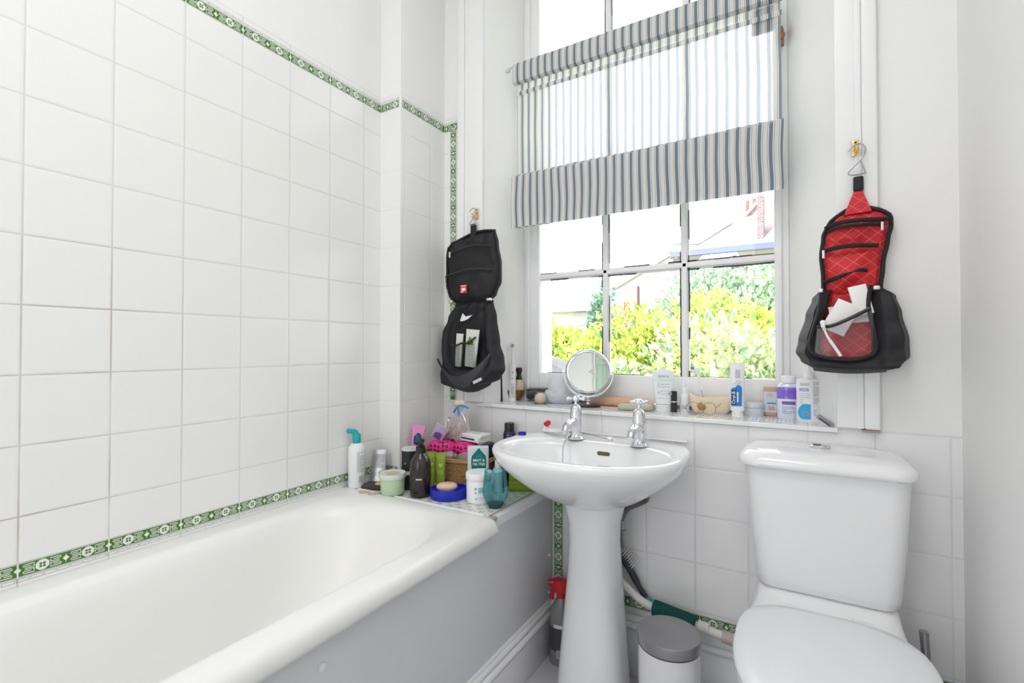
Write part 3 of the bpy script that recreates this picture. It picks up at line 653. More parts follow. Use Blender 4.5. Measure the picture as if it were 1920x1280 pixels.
MB().add(grid(lambda u, v: (BXa+.004+(BXb-BXa-.006)*u, 1.666-.003*sin(PI*v), 2.096+.017*v), 60, 3)).build('rod_pocket', 'linen', bl, world=True, recalc=False, rest=GX(60, 3))
MB().add(tube(spline([(BXa-0.022, 1.640, 2.195), (BXa-0.014, 1.648, 2.206), (BXa-0.002, 1.652, 2.210), (BXa+0.004, 1.655, 2.2)], 4), 0.0035, 8)).add(box(BXa-0.030, BXa-0.012, 1.636, 1.650, 2.190, 2.204, 0.003)).build('end_bracket', 'ltgrey', bl, world=True)
MB().add(tube([(-0.036, 1.682, 2.12), (-0.034, 1.682, 1.77)], 0.0012, 6)).build('cord', 'grey', bl, world=True)
MB().add(grid(lambda u, v: (-.115+.063*u, 1.676, 2.06+.08*v), 8, 2)).build('patch', 'linen', bl, world=True, recalc=False, rest=[-.115+.063*i/8 for j in range(3) for i in range(9)])

# ------------------------------------------------------------------ hooks on the architraves
def wall_hook(x, z, label):
    t = thing('wall_hook', label, 'hook', (x, YW-0.020, z))
    MB().add(box(-.008, .008, -.0025, .001, -.022, .022, .002)).build('back_plate', 'brass', t)
    pts = spline([(0, -.002, .006), (0, -.012, .004), (0, -.018, -.006), (0, -.016, -.018), (0, -.022, -.022), (0, -.030, -.016), (0, -.031, -.010)], 4)
    MB().add(tube(pts, .0028, 10)).add(sphere(0, -.031, -.008, .0042)).build('hook_arm', 'brass', t)
    MB().add(sphere(0, -.003, .015, .003, .0015, .003, 10, 6)).build('screw', 'darkbrass', t)
    return t
wall_hook(-1.098, 1.618, 'brass hook on the left window trim, holding the black bag')
wall_hook(0.140, 1.617, 'brass hook on the right window trim, holding the red and black bag')
def shook(mb, x, y, z, s=1.0, flip=1):
    pts = [(-.018, .010), (-.008, .020), (.006, .022), (.014, .012), (.010, -.004), (-.006, -.020), (-.018, -.032), (-.012, -.038), (.012, -.038), (.013, -.034), (.005, -.012)]
    mb.add(tube(spline([(x+a*s*flip, y, z+b*s*1.15) for a, b in pts], 5), .0019, 8))

# ------------------------------------------------------------------ black bag
def pw(tab, z):
    if z <= tab[0][0]: return tab[0][1]
    for (a, b), (c, d) in zip(tab, tab[1:]):
        if z <= c: t = (z-a)/(c-a); t = t*t*(3-2*t); return b + (d-b)*t
    return tab[-1][1]
def smooth(a, b, x): t = max(0, min(1, (x-a)/(b-a))); return t*t*(3-2*t)
bb = thing('toiletry_bag', 'black hanging toiletry bag unrolled beside the window above the bath end', 'bag', (-1.11, 1.55, 1.25))
YBK = 1.574
def bagpart(LT, RT, z0, z1, depth, nu, nv, edge=0.006, zr=None):
    def X(u, z): return LT(z) + (RT(z)-LT(z))*u
    def Zf(u, v):
        z = z0 + (z1-z0)*v
        return z + (zr(u, v) if zr else 0)
    def ff(u, v):
        e = min(1, min(u, 1-u)*12, min(v, 1-v)*14); z = Zf(u, v)
        return (X(u, z0+(z1-z0)*v), YBK - edge - depth(u, v)*e, z)
    def fb(u, v): return (X(u, z0+(z1-z0)*v), YBK, Zf(u, v))
    return slab(ff, fb, nu, nv)
tl = lambda z: pw([(1.262, -1.196), (1.285, -1.222), (1.34, -1.238), (1.46, -1.238), (1.505, -1.232), (1.535, -1.190)], z)
tr = lambda z: pw([(1.262, -1.030), (1.29, -1.000), (1.34, -.978), (1.40, -.978), (1.48, -.992), (1.53, -1.006), (1.545, -1.024)], z)
def dtop(u, v):
    d = 0.012 + 0.006*noise.noise(Vector((u*5, v*6, 2)))
    d += 0.026*smooth(0.52, 0.42, v)*smooth(0.0, 0.2, v)*(1 - (2*u-1)**4) * (0.8+0.4*noise.noise(Vector((u*4, v*4, 7))))
    d += 0.010*smooth(0.48, 0.42, abs(v-0.70)*2+0.3*abs(u-.5)) * .6
    d += 0.006*sin((u-.5)*18)*smooth(.7, 1, v)
    return d
zr = lambda u, v: v*v*(0.026*(u-.5) + 0.010*(1-abs(2*u-1)) )
bagpart_top = bagpart(tl, tr, 1.262, 1.530, dtop, 36, 36, zr=zr)
MB().add(bagpart_top).build('top_panel', 'blackfab', bb, world=True, angle=60)
pipe = [(tl(z)+.002, YBK-.012, z + zr(0, (z-1.262)/.268)) for z in [1.27+.25*i/12 for i in range(13)]] + [(-1.15+.12*i/5, YBK-.012, 1.530+.008*sin(PI*i/5)+.014*i/5-.004) for i in range(6)] + [(tr(z)-.002, YBK-.012, z + zr(1, (z-1.262)/.268)) for z in [1.525-.255*i/12 for i in range(13)]]
MB().add(tube(pipe, .005, 8)).build('piping', 'blackfab', bb, world=True)
MB().add(box(-1.116, -1.092, 1.556, 1.567, 1.52, 1.575, .003)).build('hanging_loop', 'blackfab', bb, world=True)
mb = MB(); shook(mb, -1.100, 1.553, 1.610, .95, 1); mb.build('hanger', 'steel', bb, world=True)
M['meshlt'] = mat('grey_mesh_fabric', (.03, .03, .036), .45, var=.3, scale=400)
mb = MB().add(tube([(-1.205+.20*t/10, YBK-.030-.006*sin(t/10*PI), 1.462+.016*sin(t/10*PI)+.01*t/10) for t in range(11)], .003, 6))
mb.add(tube([(-1.222+.225*t/10, YBK-.038-.010*sin(t/10*PI), 1.370+.012*sin(t/10*PI)+.012*t/10) for t in range(11)], .0035, 6)); mb.build('zip', 'meshlt', bb, world=True)
M['silver'] = mat('silver_metal', (.75, .74, .70), .3, .8)
for x, z in ((-1.200, 1.458), (-1.226, 1.362)): MB().add(box(x-.004, x+.004, YBK-.045, YBK-.038, z-.014, z+.010, .002)).build('zip_pull', 'silver', bb, world=True)
lb = MB().add(box(-1.136, -1.105, YBK-.056, YBK-.053, 1.296, 1.328)).build('logo_patch', 'red', bb, world=True)
mb = MB()
T = Matrix.Translation((-1.1205, YBK-.0563, 1.312))
for dx in (-.006, 0, .006): mb.add(([(dx-.0035, 0, -.007), (dx+.0035, 0, -.007), (dx+.003, 0, .003), (dx, 0, .006), (dx-.003, 0, .003)], [(0, 1, 2, 3, 4)]), T=T)
mb.add(([(-.012, 0, .010), (.012, 0, .010), (.012, 0, .013), (-.012, 0, .013)], [(0, 1, 2, 3)]), T=T); mb.add(wrap(lines2(.026, .004, 1, 3, .9), -.011), T=T)
mb.build('logo_print', 'white', lb, world=True, recalc=False)
ll = lambda z: pw([(.930, -1.20), (.95, -1.238), (1.00, -1.252), (1.07, -1.264), (1.14, -1.262), (1.20, -1.236), (1.262, -1.196)], z)
lr = lambda z: pw([(.930, -1.03), (.955, -.985), (1.00, -.962), (1.04, -.966), (1.10, -.985), (1.2, -1.000), (1.262, -1.016)], z)
def dlow(u, v):
    w_ = 0.055*(1-v*.75)
    d = w_
    cav = smooth(.13, .22, u)*smooth(.86, .78, u)*smooth(.20+.10*abs(2*u-1)**2, .30+.12*abs(2*u-1)**2, v)*smooth(.98, .86, v)
    d *= (1-.72*cav)
    d += .030*smooth(.36, .10, v)*(1-(2*u-1)**4)
    return d + .006*noise.noise(Vector((u*6, v*7, 4))) + .004*sin(u*30)*smooth(.75, .95, v)
MB().add(bagpart(ll, lr, .926, 1.268, dlow, 44, 52, zr=lambda u, v: -.022*(1-v)**3*sin(PI*u)+.02*(1-v)*(u-.5)*smooth(.25, 0, v))).build('main_compartment', 'blackfab', bb, world=True, angle=60)
mb = MB()
R = []
for i in range(25):
    t = i/24; x = -1.246 + .248*t; zc = 1.054 - .092*sin(PI*(t*.92+.04))**.85 + .020*t; w_ = .006+.048*smooth(0, .75, t)*smooth(1.03, .90, t)
    y = YBK - .058 - .034*sin(PI*t)
    R.append([(x, y-.003, zc), (x, y-.008, zc-w_*.5), (x, y-.003, zc-w_), (x, y+.003, zc-w_), (x, y+.002, zc-w_*.5), (x, y+.003, zc)])
mb.add(loft(R)); mb.build('front_pocket_lip', 'meshlt', bb, world=True, angle=60)
MB().add(box(-1.045, -1.005, YBK-.100, YBK-.097, .955, .966), T=Matrix.Translation((-1.02, 0, .96)) @ Matrix.Rotation(math.radians(-24), 4, 'Y') @ Matrix.Translation((1.02, 0, -.96))).build('name_tag', 'ltgrey', bb, world=True)
for x in (-1.206, -1.020): MB().add(box(x-.012, x+.010, YBK-.030, YBK-.018, 1.263, 1.275, .004)).build('buckle', 'silver', bb, world=True)
mb = MB()
mb.add(prism([(-1.150, YBK-.036, 1.195), (-1.138, YBK-.038, 1.218), (-1.126, YBK-.036, 1.205), (-1.095, YBK-.034, 1.210), (-1.112, YBK-.036, 1.196), (-1.135, YBK-.036, 1.188), (-1.150, YBK-.038, 1.187)], (0, .003, 0)))
mb.build('care_label', 'white', bb, world=True, smooth=False)
M['nettube'] = mat('white_tube_plastic', (.70, .72, .68), .4)
def sq_tube(name, x, z, w_, h, dy, label, rot):
    t = thing(name, label, 'tube', (x, YBK-dy, z))
    mb = MB(); mb.add(loft([rrect(-w_/2*a, w_/2*a, -d_/2, d_/2, zz, min(d_/2*.95, .01)) for a, d_, zz in ((.75, .018, 0), (.78, .022, .004), (.9, .016, h*.5), (1, .004, h))]), T=Matrix.Rotation(math.radians(rot), 4, 'Y'))
    mb.build('tube_body', 'nettube', t); return t
a = sq_tube('cream_tube', -1.150, 1.008, .034, .130, .050, 'small plain white tube in the black bag pocket', 4)
b = sq_tube('cream_tube', -1.090, 1.008, .062, .145, .052, 'wide white tube with a green leaf in the black bag pocket', 5)
M['leafgreen'] = mat('leaf_green_print', (.12, .25, .03), .5)
MB().add(([(-.012, 0, 0), (.012, 0, 0), (.016, 0, .012), (.006, 0, .022), (0, 0, .034), (-.006, 0, .022), (-.016, 0, .012)], [tuple(range(7))]), T=Matrix.Translation((.004, -.0085, .085))).build('leaf_print', 'leafgreen', b, recalc=False)
mb = MB()
for x0, x1, z1 in ((-1.172, -1.132, 1.092), (-1.124, -1.062, 1.100)):
    n = 9
    for i in range(n+1):
        for q in range(2):
            pass
    for i in range(n+1): mb.add(tube([(x0+(x1-x0)*i/n, YBK-.064, 1.005), (x0+(x1-x0)*i/n, YBK-.064, z1)], .0005, 4))
    for i in range(14): zz = 1.010+(z1-1.010)*i/14; mb.add(tube([(x0, YBK-.0642, zz), (x1, YBK-.0642, zz)], .0005, 4))
mb.build('net', 'black', bb, world=True, smooth=False)
MB().add(tube([(-1.176, YBK-.066, 1.095), (-1.154, YBK-.067, 1.088), (-1.130, YBK-.066, 1.097), (-1.126, YBK-.066, 1.099), (-1.09, YBK-.067, 1.100), (-1.055, YBK-.066, 1.122)], .0038, 8)).build('net_hem', 'black', bb, world=True)
cb = thing('comb', 'slim black comb standing on the sill end behind the black bag', 'comb', (-1.046, 1.672, ZS))
MB().add(box(-.011, .011, -.003, .003, 0, .215, .0025), T=Matrix.Rotation(math.radians(-2), 4, 'Y')).build('comb_spine', 'black', cb)
mb = MB()
for i in range(3): mb.add(wrap(rect2(.005, .006, 2), .014+.018*i, d=.0035))
mb.build('print_mark', 'white', cb, recalc=False)

# ------------------------------------------------------------------ red bag
rb = thing('toiletry_bag', 'red and black hanging toiletry bag open above the right end of the sill', 'bag', (.13, 1.55, 1.20))
def red_mat():
    m, nt, b = nodes('red_lattice_nylon'); geo = nt.nodes.new('ShaderNodeTexCoord'); sp = nt.nodes.new('ShaderNodeSeparateXYZ'); nt.links.new(geo.outputs['Object'], sp.inputs[0])
    ds = []
    for s in (1, -1):
        q = mathn(nt, 'ADD', mathn(nt, 'MULTIPLY', sp.outputs['X'], 1/0.036), mathn(nt, 'MULTIPLY', sp.outputs['Z'], s/0.030))
        f = mathn(nt, 'FRACT', mathn(nt, 'ADD', q, 50.0)); ds.append(mathn(nt, 'ABSOLUTE', mathn(nt, 'SUBTRACT', f, 0.5)))
    d = mathn(nt, 'MINIMUM', ds[0], ds[1]); line = mathn(nt, 'LESS_THAN', d, 0.035)
    n = nt.nodes.new('ShaderNodeTexNoise'); n.inputs['Scale'].default_value = 300; nt.links.new(geo.outputs['Object'], n.inputs['Vector'])
    mx = nt.nodes.new('ShaderNodeMix'); mx.data_type = 'RGBA'; mx.inputs[6].default_value = (.60, .012, .025, 1); mx.inputs[7].default_value = (.80, .20, .12, 1)
    nt.links.new(mathn(nt, 'MULTIPLY', line, mathn(nt, 'ADD', n.outputs[0], .1)), mx.inputs[0]); nt.links.new(mx.outputs[2], b.inputs['Base Color']); b.inputs['Roughness'].default_value = .55
    bp = nt.nodes.new('ShaderNodeBump'); bp.inputs['Strength'].default_value = .3; bp.inputs['Distance'].default_value = .001; nt.links.new(n.outputs[0], bp.inputs['Height']); nt.links.new(bp.outputs[0], b.inputs['Normal'])
    return m
M['redfab'] = red_mat()
M['film'] = thin('clear_film', (.95, .94, .96), .03, .15, .05)
M['whitepaper'] = mat('white_wrap', (.86, .85, .84), .5, bump=.2, bscale=80)
rl = lambda z: pw([(1.22, .066), (1.27, .066), (1.33, .062), (1.39, .068), (1.425, .086), (1.447, .112)], z)
rrt = lambda z: pw([(1.22, .185), (1.30, .192), (1.36, .202), (1.40, .210), (1.425, .206), (1.447, .180)], z)
def dred(u, v): return .012 + .008*noise.noise(Vector((u*4, v*5, 12))) + .024*smooth(.05, .3, v)*smooth(.62, .45, v)*(1-(2*u-1)**2) + .016*smooth(.55, .7, v)*smooth(.95, .8, v)*(1-(2*u-1)**2)
MB().add(bagpart(rl, rrt, 1.215, 1.447, dred, 32, 32)).build('top_panel', 'redfab', rb, world=True, angle=60)
pts = [(rl(z)-.002, YBK-.014, z) for z in [1.225+.218*i/12 for i in range(13)]] + [(.125, YBK-.013, 1.452), (.155, YBK-.013, 1.452)] + [(rrt(z)+.003, YBK-.014, z) for z in [1.443-.213*i/12 for i in range(13)]]
MB().add(tube(spline(pts, 2), .0052, 8)).build('piping', 'blackfab', rb, world=True)
mb = MB().add(prism([(.112, YBK-.024, 1.435), (.172, YBK-.024, 1.438), (.150, YBK-.018, 1.502), (.136, YBK-.018, 1.502)], (0, .008, 0))); mb.build('strap', 'redfab', rb, world=True, smooth=False)
MB().add(box(.133, .155, 1.552, 1.563, 1.495, 1.535, .004)).build('hanging_loop', 'blackfab', rb, world=True)
mb = MB(); shook(mb, .143, 1.553, 1.590, 1.15, 1); mb.build('hanger', 'steel', rb, world=True)
for pts, r in (([(.070, -.022, 1.404), (.10, -.040, 1.412), (.15, -.044, 1.412), (.203, -.024, 1.412)], .0058), ([(.074, -.026, 1.394), (.10, -.042, 1.400), (.15, -.044, 1.400), (.196, -.024, 1.398)], .0045), ([(.062, -.026, 1.342), (.10, -.046, 1.346), (.14, -.048, 1.346), (.182, -.034, 1.344)], .0058), ([(.064, -.020, 1.258), (.10, -.034, 1.270), (.14, -.034, 1.284), (.16, -.030, 1.282)], .0050)):
    MB().add(tube(spline([(x, YBK+y-.004, z) for x, y, z in pts], 4), r, 8)).build('zip', 'blackfab', rb, world=True)
for x, z in ((.064, 1.338), (.190, 1.398)): MB().add(box(x-.003, x+.003, YBK-.048, YBK-.042, z-.018, z+.004, .0015)).build('zip_pull', 'silver', rb, world=True)
bl_ = lambda z: pw([(1.022, .040), (1.045, .010), (1.07, -.002), (1.10, .004), (1.17, .022), (1.215, .038), (1.24, .056)], z)
br_ = lambda z: pw([(1.022, .200), (1.035, .232), (1.06, .249), (1.10, .248), (1.17, .234), (1.215, .222), (1.24, .195)], z)
def mouth(u, v): return smooth(.19, .25, u)*smooth(.70, .645, u)*smooth(.15+.10*abs((u-.45)/.25)**3, .23+.10*abs((u-.45)/.25)**3, v)
def dbody(u, v):
    d = .062*(1-.35*v) + .012*noise.noise(Vector((u*4, v*4, 21)))
    d += .018*smooth(.68, .8, u)*smooth(1.0, .9, u)
    d *= (1 - .80*mouth(u, v)); return d + .018*smooth(.25, .1, v)
body = bagpart(bl_, br_, 1.018, 1.242, dbody, 60, 44, zr=lambda u, v: -.006*(1-v)*sin(PI*u))
# the cavity wears the red lining
nu, nv = 60, 44; ms = []
for j in range(nv):
    for i in range(nu): ms.append(1 if mouth((i+.5)/nu, (j+.5)/nv) > .45 else 0)
mb = MB(); mb.add(body); mb.m[:len(ms)] = ms
mb.build('main_compartment', ['blackfab', 'redfab'], rb, world=True, angle=60)
rim = [(.058, -.062, 1.236), (.052, -.066, 1.18), (.036, -.070, 1.12), (.030, -.074, 1.085), (.045, -.080, 1.062), (.085, -.084, 1.052), (.13, -.084, 1.053), (.163, -.080, 1.064), (.172, -.078, 1.09), (.165, -.072, 1.14), (.158, -.064, 1.19), (.164, -.058, 1.240)]
MB().add(tube(spline([(x, YBK+y, z) for x, y, z in rim], 4), .0048, 8)).build('rim', 'blackfab', rb, world=True)
def flm(u, v):
    t = v; x0 = .040+.008*t; x1 = .166; x = x0+(x1-x0)*u; ztop = 1.138+.042*u
    return (x, YBK-.080-.006*sin(PI*u), 1.058 + (ztop-1.058)*v)
MB().add(grid(flm, 16, 8)).build('clear_pocket', 'film', rb, world=True, recalc=False)
MB().add(tube(spline([(.046, YBK-.082, 1.136), (.075, YBK-.090, 1.137), (.11, YBK-.092, 1.152), (.160, YBK-.084, 1.180)], 5), .0046, 8)).build('pocket_hem', 'black', rb, world=True)
for q in ((.052, .062), (.168, .182)): MB().add(box(q[0], q[1], YBK-.070, YBK-.058, 1.227, 1.238, .003)).build('buckle', 'silver', rb, world=True)
def packet(name, cx, y, cz, w_, h, rot, label):
    t = thing(name, label, 'packet', (cx, y, cz - h/2), 0)
    v, f = loft([rrect(-w_/2*a, w_/2*a, -d_, d_, zz, .0015, 2) for a, d_, zz in ((1, .0012, -h/2), (.98, .004, -h*.35), (.98, .005, 0), (.98, .004, h*.35), (1, .0012, h/2))])
    MB().add((v, f), T=Matrix.Translation((0, 0, h/2)) @ Matrix.Rotation(math.radians(rot), 4, 'Y') @ Matrix.Rotation(math.radians(-8), 4, 'X')).build('wrapper', 'whitepaper', t); return t
packet('paper_packet', .100, YBK-.066, 1.160, .056, .085, 28, 'white packet tilted at the middle of the red bag opening')
packet('paper_packet', .143, YBK-.056, 1.204, .040, .078, -12, 'white packet standing highest in the red bag opening')
packet('paper_packet', .125, YBK-.040, 1.170, .100, .050, -6, 'wide pale packet lying behind the other two in the red bag')
tb = thing('toothbrush', 'white toothbrush slanting inside the clear pocket of the red bag', 'toothbrush', (.070, YBK-.088, 1.100))
MB().add(tube(spline([(.056, YBK-.0965, 1.150), (.062, YBK-.0955, 1.130), (.070, YBK-.0945, 1.108), (.083, YBK-.0945, 1.085), (.097, YBK-.0945, 1.060)], 5), [.0042]*6+[.0028]*6+[.0040]*9, 8)).build('handle', 'white', tb, world=True)
for i in range(1): MB().add(box(.0545, .064, YBK-.104, YBK-.097, 1.133, 1.152, .002)).build('bristles', 'white', tb, world=True)
# ------------------------------------------------------------------ things on the sill
def at(name, label, cat, x, y, z=ZS, extra=0.0, group=None): return thing(name, label, cat, (x, y, z), face_cam(x, y, extra), group)
# electric toothbrush
t = at('electric_toothbrush', 'white and silver electric toothbrush standing upright on the sill', 'toothbrush', -1.012, 1.712)
MB().add(lathe([(0, 0), (.0150, 0), (.0155, .004), (.0148, .012), (0, .012)], 24)).build('base_cap', 'white', t)
MB().add(lathe([(0, .012), (.0140, .012), (.0138, .07), (.0142, .12), (.0130, .142), (.0095, .152), (0, .153)], 24, 1, 1)).build('handle', 'plasticw', t)
MB().add(wrap(rect2(.017, .058, 6), .044, R=.01425)).build('grip_panel', 'ltgrey', t, recalc=False)
MB().add(wrap(rect2(.006, .006, 2), .118, R=.01445)).build('power_button', 'grey', t, recalc=False)
MB().add(wrap(rect2(.006, .006, 2), .094, R=.01445)).build('mode_button', 'grey', t, recalc=False)
MB().add(wrap(lines2(.010, .03, 4, 6), .045, R=.0146)).build('print', 'grey', t, recalc=False)
MB().add(lathe([(0, .153), (.0065, .153), (.0052, .165), (.0040, .190), (.0036, .220), (.0030, .225), (0, .226)], 16)).build('brush_stem', 'white', t)
MB().add(tube([(0, .004, .229), (0, -.010, .229)], .0070, 14)).add(box(-.005, .005, -.002, .004, .220, .232, .002)).build('brush_head', 'grey', t)
# wooden bowl with shaving brush
M['wood'] = mat('dark_wood', (.20, .085, .04), .4, var=.4, scale=40)
M['bristle'] = mat('badger_hair', (.55, .48, .38), .8, var=.5, scale=300)
t = at('shaving_bowl', 'turned dark wood shaving bowl behind the electric toothbrush', 'bowl', -1.030, 1.748)
MB().add(lathe([(0, 0), (.030, 0), (.034, .004), (.042, .018), (.047, .034), (.048, .043), (.044, .044), (.042, .038), (.030, .030), (0, .028)], 40)).build('bowl', 'wood', t)
t = at('shaving_brush', 'shaving brush with black handle standing in the wooden bowl', 'brush', -1.004, 1.752, ZS+.0285)
MB().add(lathe([(0, 0), (.018, .002), (.023, .018), (.024, .034), (.017, .052), (.011, .060), (0, .060)], 28)).build('bristles', 'bristle', t)
MB().add(lathe([(0, .058), (.013, .058), (.0135, .066), (.0095, .074), (.0085, .082), (.0135, .094), (.0145, .100), (.012, .106), (.0125, .108), (0, .108)], 28)).build('handle', 'black', t)
# black bristle hairbrush lying
t = at('hairbrush', 'round black bristle hairbrush lying on the sill beside the wooden bowl', 'brush', -.922, 1.758)
MB().add(lathe([(0, -.045), (.020, -.044), (.023, -.03), (.023, .045), (.018, .060), (0, .062)], 20), T=Matrix.Translation((0, 0, .030)) @ Matrix.Rotation(PI/2, 4, 'Y')).build('barrel', 'black', t)
mb = MB()
for i in range(12):
    for k in range(16):
        a = 2*PI*k/16; x = -.040+.0075*i; mb.add(tube([(x, .0225*cos(a), .030+.0225*sin(a)), (x, .0290*cos(a), .030+.0290*sin(a))], .0008, 4))
q = mb.build('bristles', 'grey', t); q['kind'] = 'stuff'
# soap ball
M['cream'] = mat('cream_soap', (.76, .68, .48), .45)
t = at('soap_jar', 'small cream rounded soap in clear wrap at the front of the sill', 'soap', -.866, 1.682)
MB().add(rock(sphere(0, 0, .0215, .024, .022, .0215), .001)).build('soap', 'cream', t)
MB().add(rock(lathe([(.0262, .001), (.0275, .02), (.025, .036), (.016, .046)], 24), .002, 60)).build('wrap', 'film', t, recalc=False)
# crumpled bag
M['softbag'] = thin('milky_polythene', (.92, .95, 1.0), .06, .3, .80, (.96, .97, 1.0))
t = at('plastic_bag', 'crumpled milky white plastic bag heaped behind the round mirror', 'bag', -.800, 1.735)
def crump(cx, cz, rx, rz, seed, amp=.016):
    v, f = sphere(cx, 0, cz, rx, rx*.62, rz, 48, 30); out = []
    for p in v:
        q = Vector(p); n1 = noise.noise_vector(q*22+Vector((seed, 0, 0))); n2 = noise.noise_vector(q*60+Vector((0, seed, 0)))
        rid = 1-abs(noise.noise(q*35+Vector((seed, 3, 1))))*2; p2 = q + n1*amp + n2*amp*.3 + (q-Vector((cx, 0, cz))).normalized()*rid*amp*.4
        out.append((p2.x, p2.y, max(.0012, p2.z)))
    return out, f
MB().add(crump(0, .045, .055, .046, 3)).add(crump(.010, .088, .032, .030, 9, .012)).add(crump(-.035, .032, .030, .028, 5)).build('crumpled_film', 'softbag', t)
# mirror
t = at('shaving_mirror', 'round chrome magnifying mirror on a stand on the sill', 'mirror', -.668, 1.682, extra=math.radians(3))
MB().add(lathe([(0, 0), (.046, 0), (.048, .003), (.046, .008), (.030, .010), (.010, .012), (0, .012)], 48, 1, .6)).build('base', 'black', t)
MB().add(lathe([(0, .010), (.008, .010), (.006, .018), (.009, .022), (.005, .028), (.007, .034), (0, .036)], 20)).build('stem', 'chrome', t)
ZM = .130
fork = [(.094*sin(a), .004, ZM-.094*cos(a)) for a in [math.radians(d) for d in range(-92, 93, 8)]]
MB().add(tube(fork, .0042, 10)).add(tube([(-.096, .004, ZM), (-.084, .004, ZM)], .004, 8)).add(tube([(.084, .004, ZM), (.096, .004, ZM)], .004, 8)).build('fork', 'chrome', t)
Tm = Matrix.Translation((0, 0, ZM)) @ Matrix.Rotation(math.radians(-3), 4, 'X') @ Matrix.Rotation(PI/2, 4, 'X')
MB().add(lathe([(.0715, .0075), (.074, .010), (.079, .009), (.0835, .004), (.0845, -.002), (.082, -.008), (.074, -.011), (.001, -.011)], 72, cap=False), T=Tm).build('frame', 'chrome', t, recalc=True)
prof = [(.0725*math.sqrt(i/10), .0040+.0040*(i/10)) for i in range(11)]
v, f = loft([[(max(r, 1e-5)*cos(2*PI*i/72), max(r, 1e-5)*sin(2*PI*i/72), z) for i in range(72)] for r, z in prof], False, False)
MB().add((v, f), T=Tm).build('mirror_glass', 'mirror', t, recalc=False, angle=180)
# wooden handled brush lying behind
M['peach'] = mat('pale_beech', (.70, .42, .26), .45, var=.12, scale=20)
t = thing('bath_brush', 'pale wooden brush handle lying along the sill behind the mirror stand', 'brush', (-.56, 1.748, ZS), math.radians(-3))
MB().add(tube(spline([(-.130, 0, .014), (-.06, 0, .017), (0, 0, .018), (.06, 0, .017), (.125, 0, .015)], 6), [.008, .009, .010, .012, .014, .015, .016, .0165, .017, .0172, .0174, .0174, .0172, .017, .0165, .016, .015, .0142, .0138, .0135, .013, .0125, .012, .011, .009], 16)).build('handle', 'peach', t)
MB().add(tube([(.124, 0, .015), (.140, 0, .015)], [.0115, .009], 16)).build('end_cap', 'chrome', t)
# khaki bar
M['khaki'] = mat('khaki_soap', (.50, .48, .38), .5)
t = at('soap_bar', 'khaki oblong soap bar on the sill behind the right tap', 'soap', -.488, 1.672)
MB().add(box(-.060, .060, -.020, .020, 0, .022, .010)).build('soap', 'khaki', t)
# lavera tube
M['paleblue'] = mat('pale_blue_print', (.25, .60, .72), .4)
M['milk'] = mat('translucent_white', (.82, .86, .88), .35)
t = at('cleanser_tube', 'white and pale blue cleanser tube with rounded top standing on its cap', 'tube', -.398, 1.702)
def flat_tube(h0, h, wb, wt, db, rounded=False, n=12):
    R = []
    for i in range(n+1):
        s = i/n; w_ = wb+(wt-wb)*s**.8; d_ = db*(1-s)**.7+.0025
        if rounded and s > .80: w_ *= math.sqrt(max(.02, 1-((s-.80)/.203)**2))
        R.append([(w_/2*math.copysign(abs(cos(a))**.8, cos(a)), d_/2*math.copysign(abs(sin(a))**.8, sin(a)), h0+(h-h0)*s) for a in [2*PI*k/32 for k in range(32)]])
    return loft(R)
MB().add(flat_tube(.026, .148, .056, .080, .034, True)).build('tube_body', 'milk', t)
MB().add(lathe([(0, 0), (.0270, 0), (.0275, .003), (.0265, .025), (0, .026)], 32, 1, .68)).build('cap', 'milk', t)
mb = MB(); mb.add(wrap(rect2(.072, .0012, 6), .108, d=.0175)); 
T = Matrix.Translation((0, 0, 0)); mb.build('label_panel', 'paleblue', t, recalc=False)
MB().add(wrap(text('lavera', .0150), .122, d=.0160)).add(wrap(lines2(.040, .018, 4, 4, .35), .092, d=.0181)).add(wrap(lines2(.040, .014, 3, 5, .3), .066, d=.0192)).add(wrap(rect2(.012, .007, 2, .022, 0), .062, d=.0193)).add(wrap(rect2(.048, .0008), .046, d=.0200)).build('print', 'grey', t, recalc=False)
# lipstick
t = at('lipstick', 'small black lipstick tube with a silver band', 'lipstick', -.362, 1.700)
MB().add(lathe([(0, 0), (.0098, 0), (.0100, .002), (.0100, .033), (0, .0335)], 24)).add(lathe([(0, .037), (.0098, .037), (.0098, .070), (.008, .0715), (0, .0715)], 24)).build('case', 'black', t)
MB().add(lathe([(0, .033), (.0090, .033), (.0090, .0375), (0, .0375)], 24)).build('band', 'chrome', t)
# dropper bottle
t = at('dropper_bottle', 'small white dropper bottle between the lipstick and the shell dish', 'bottle', -.332, 1.722)
MB().add(lathe([(0, 0), (.0145, 0), (.0155, .002), (.0155, .050), (.0125, .060), (.0080, .064), (0, .064)], 28)).build('bottle_body', 'milk', t)
MB().add(lathe([(0, .064), (.0095, .064), (.0092, .080), (.0055, .082), (.0062, .094), (.0040, .100), (0, .101)], 24)).build('dropper', 'milk', t)
MB().add(wrap(rect2(.026, .026, 6), .036, R=.0157)).build('label_panel', 'white', t, recalc=False)
MB().add(wrap(rect2(.026, .0008, 6), .023, R=.0159)).add(wrap(lines2(.016, .010, 3, 8), .015, R=.0159)).build('print', 'ink', t, recalc=False)
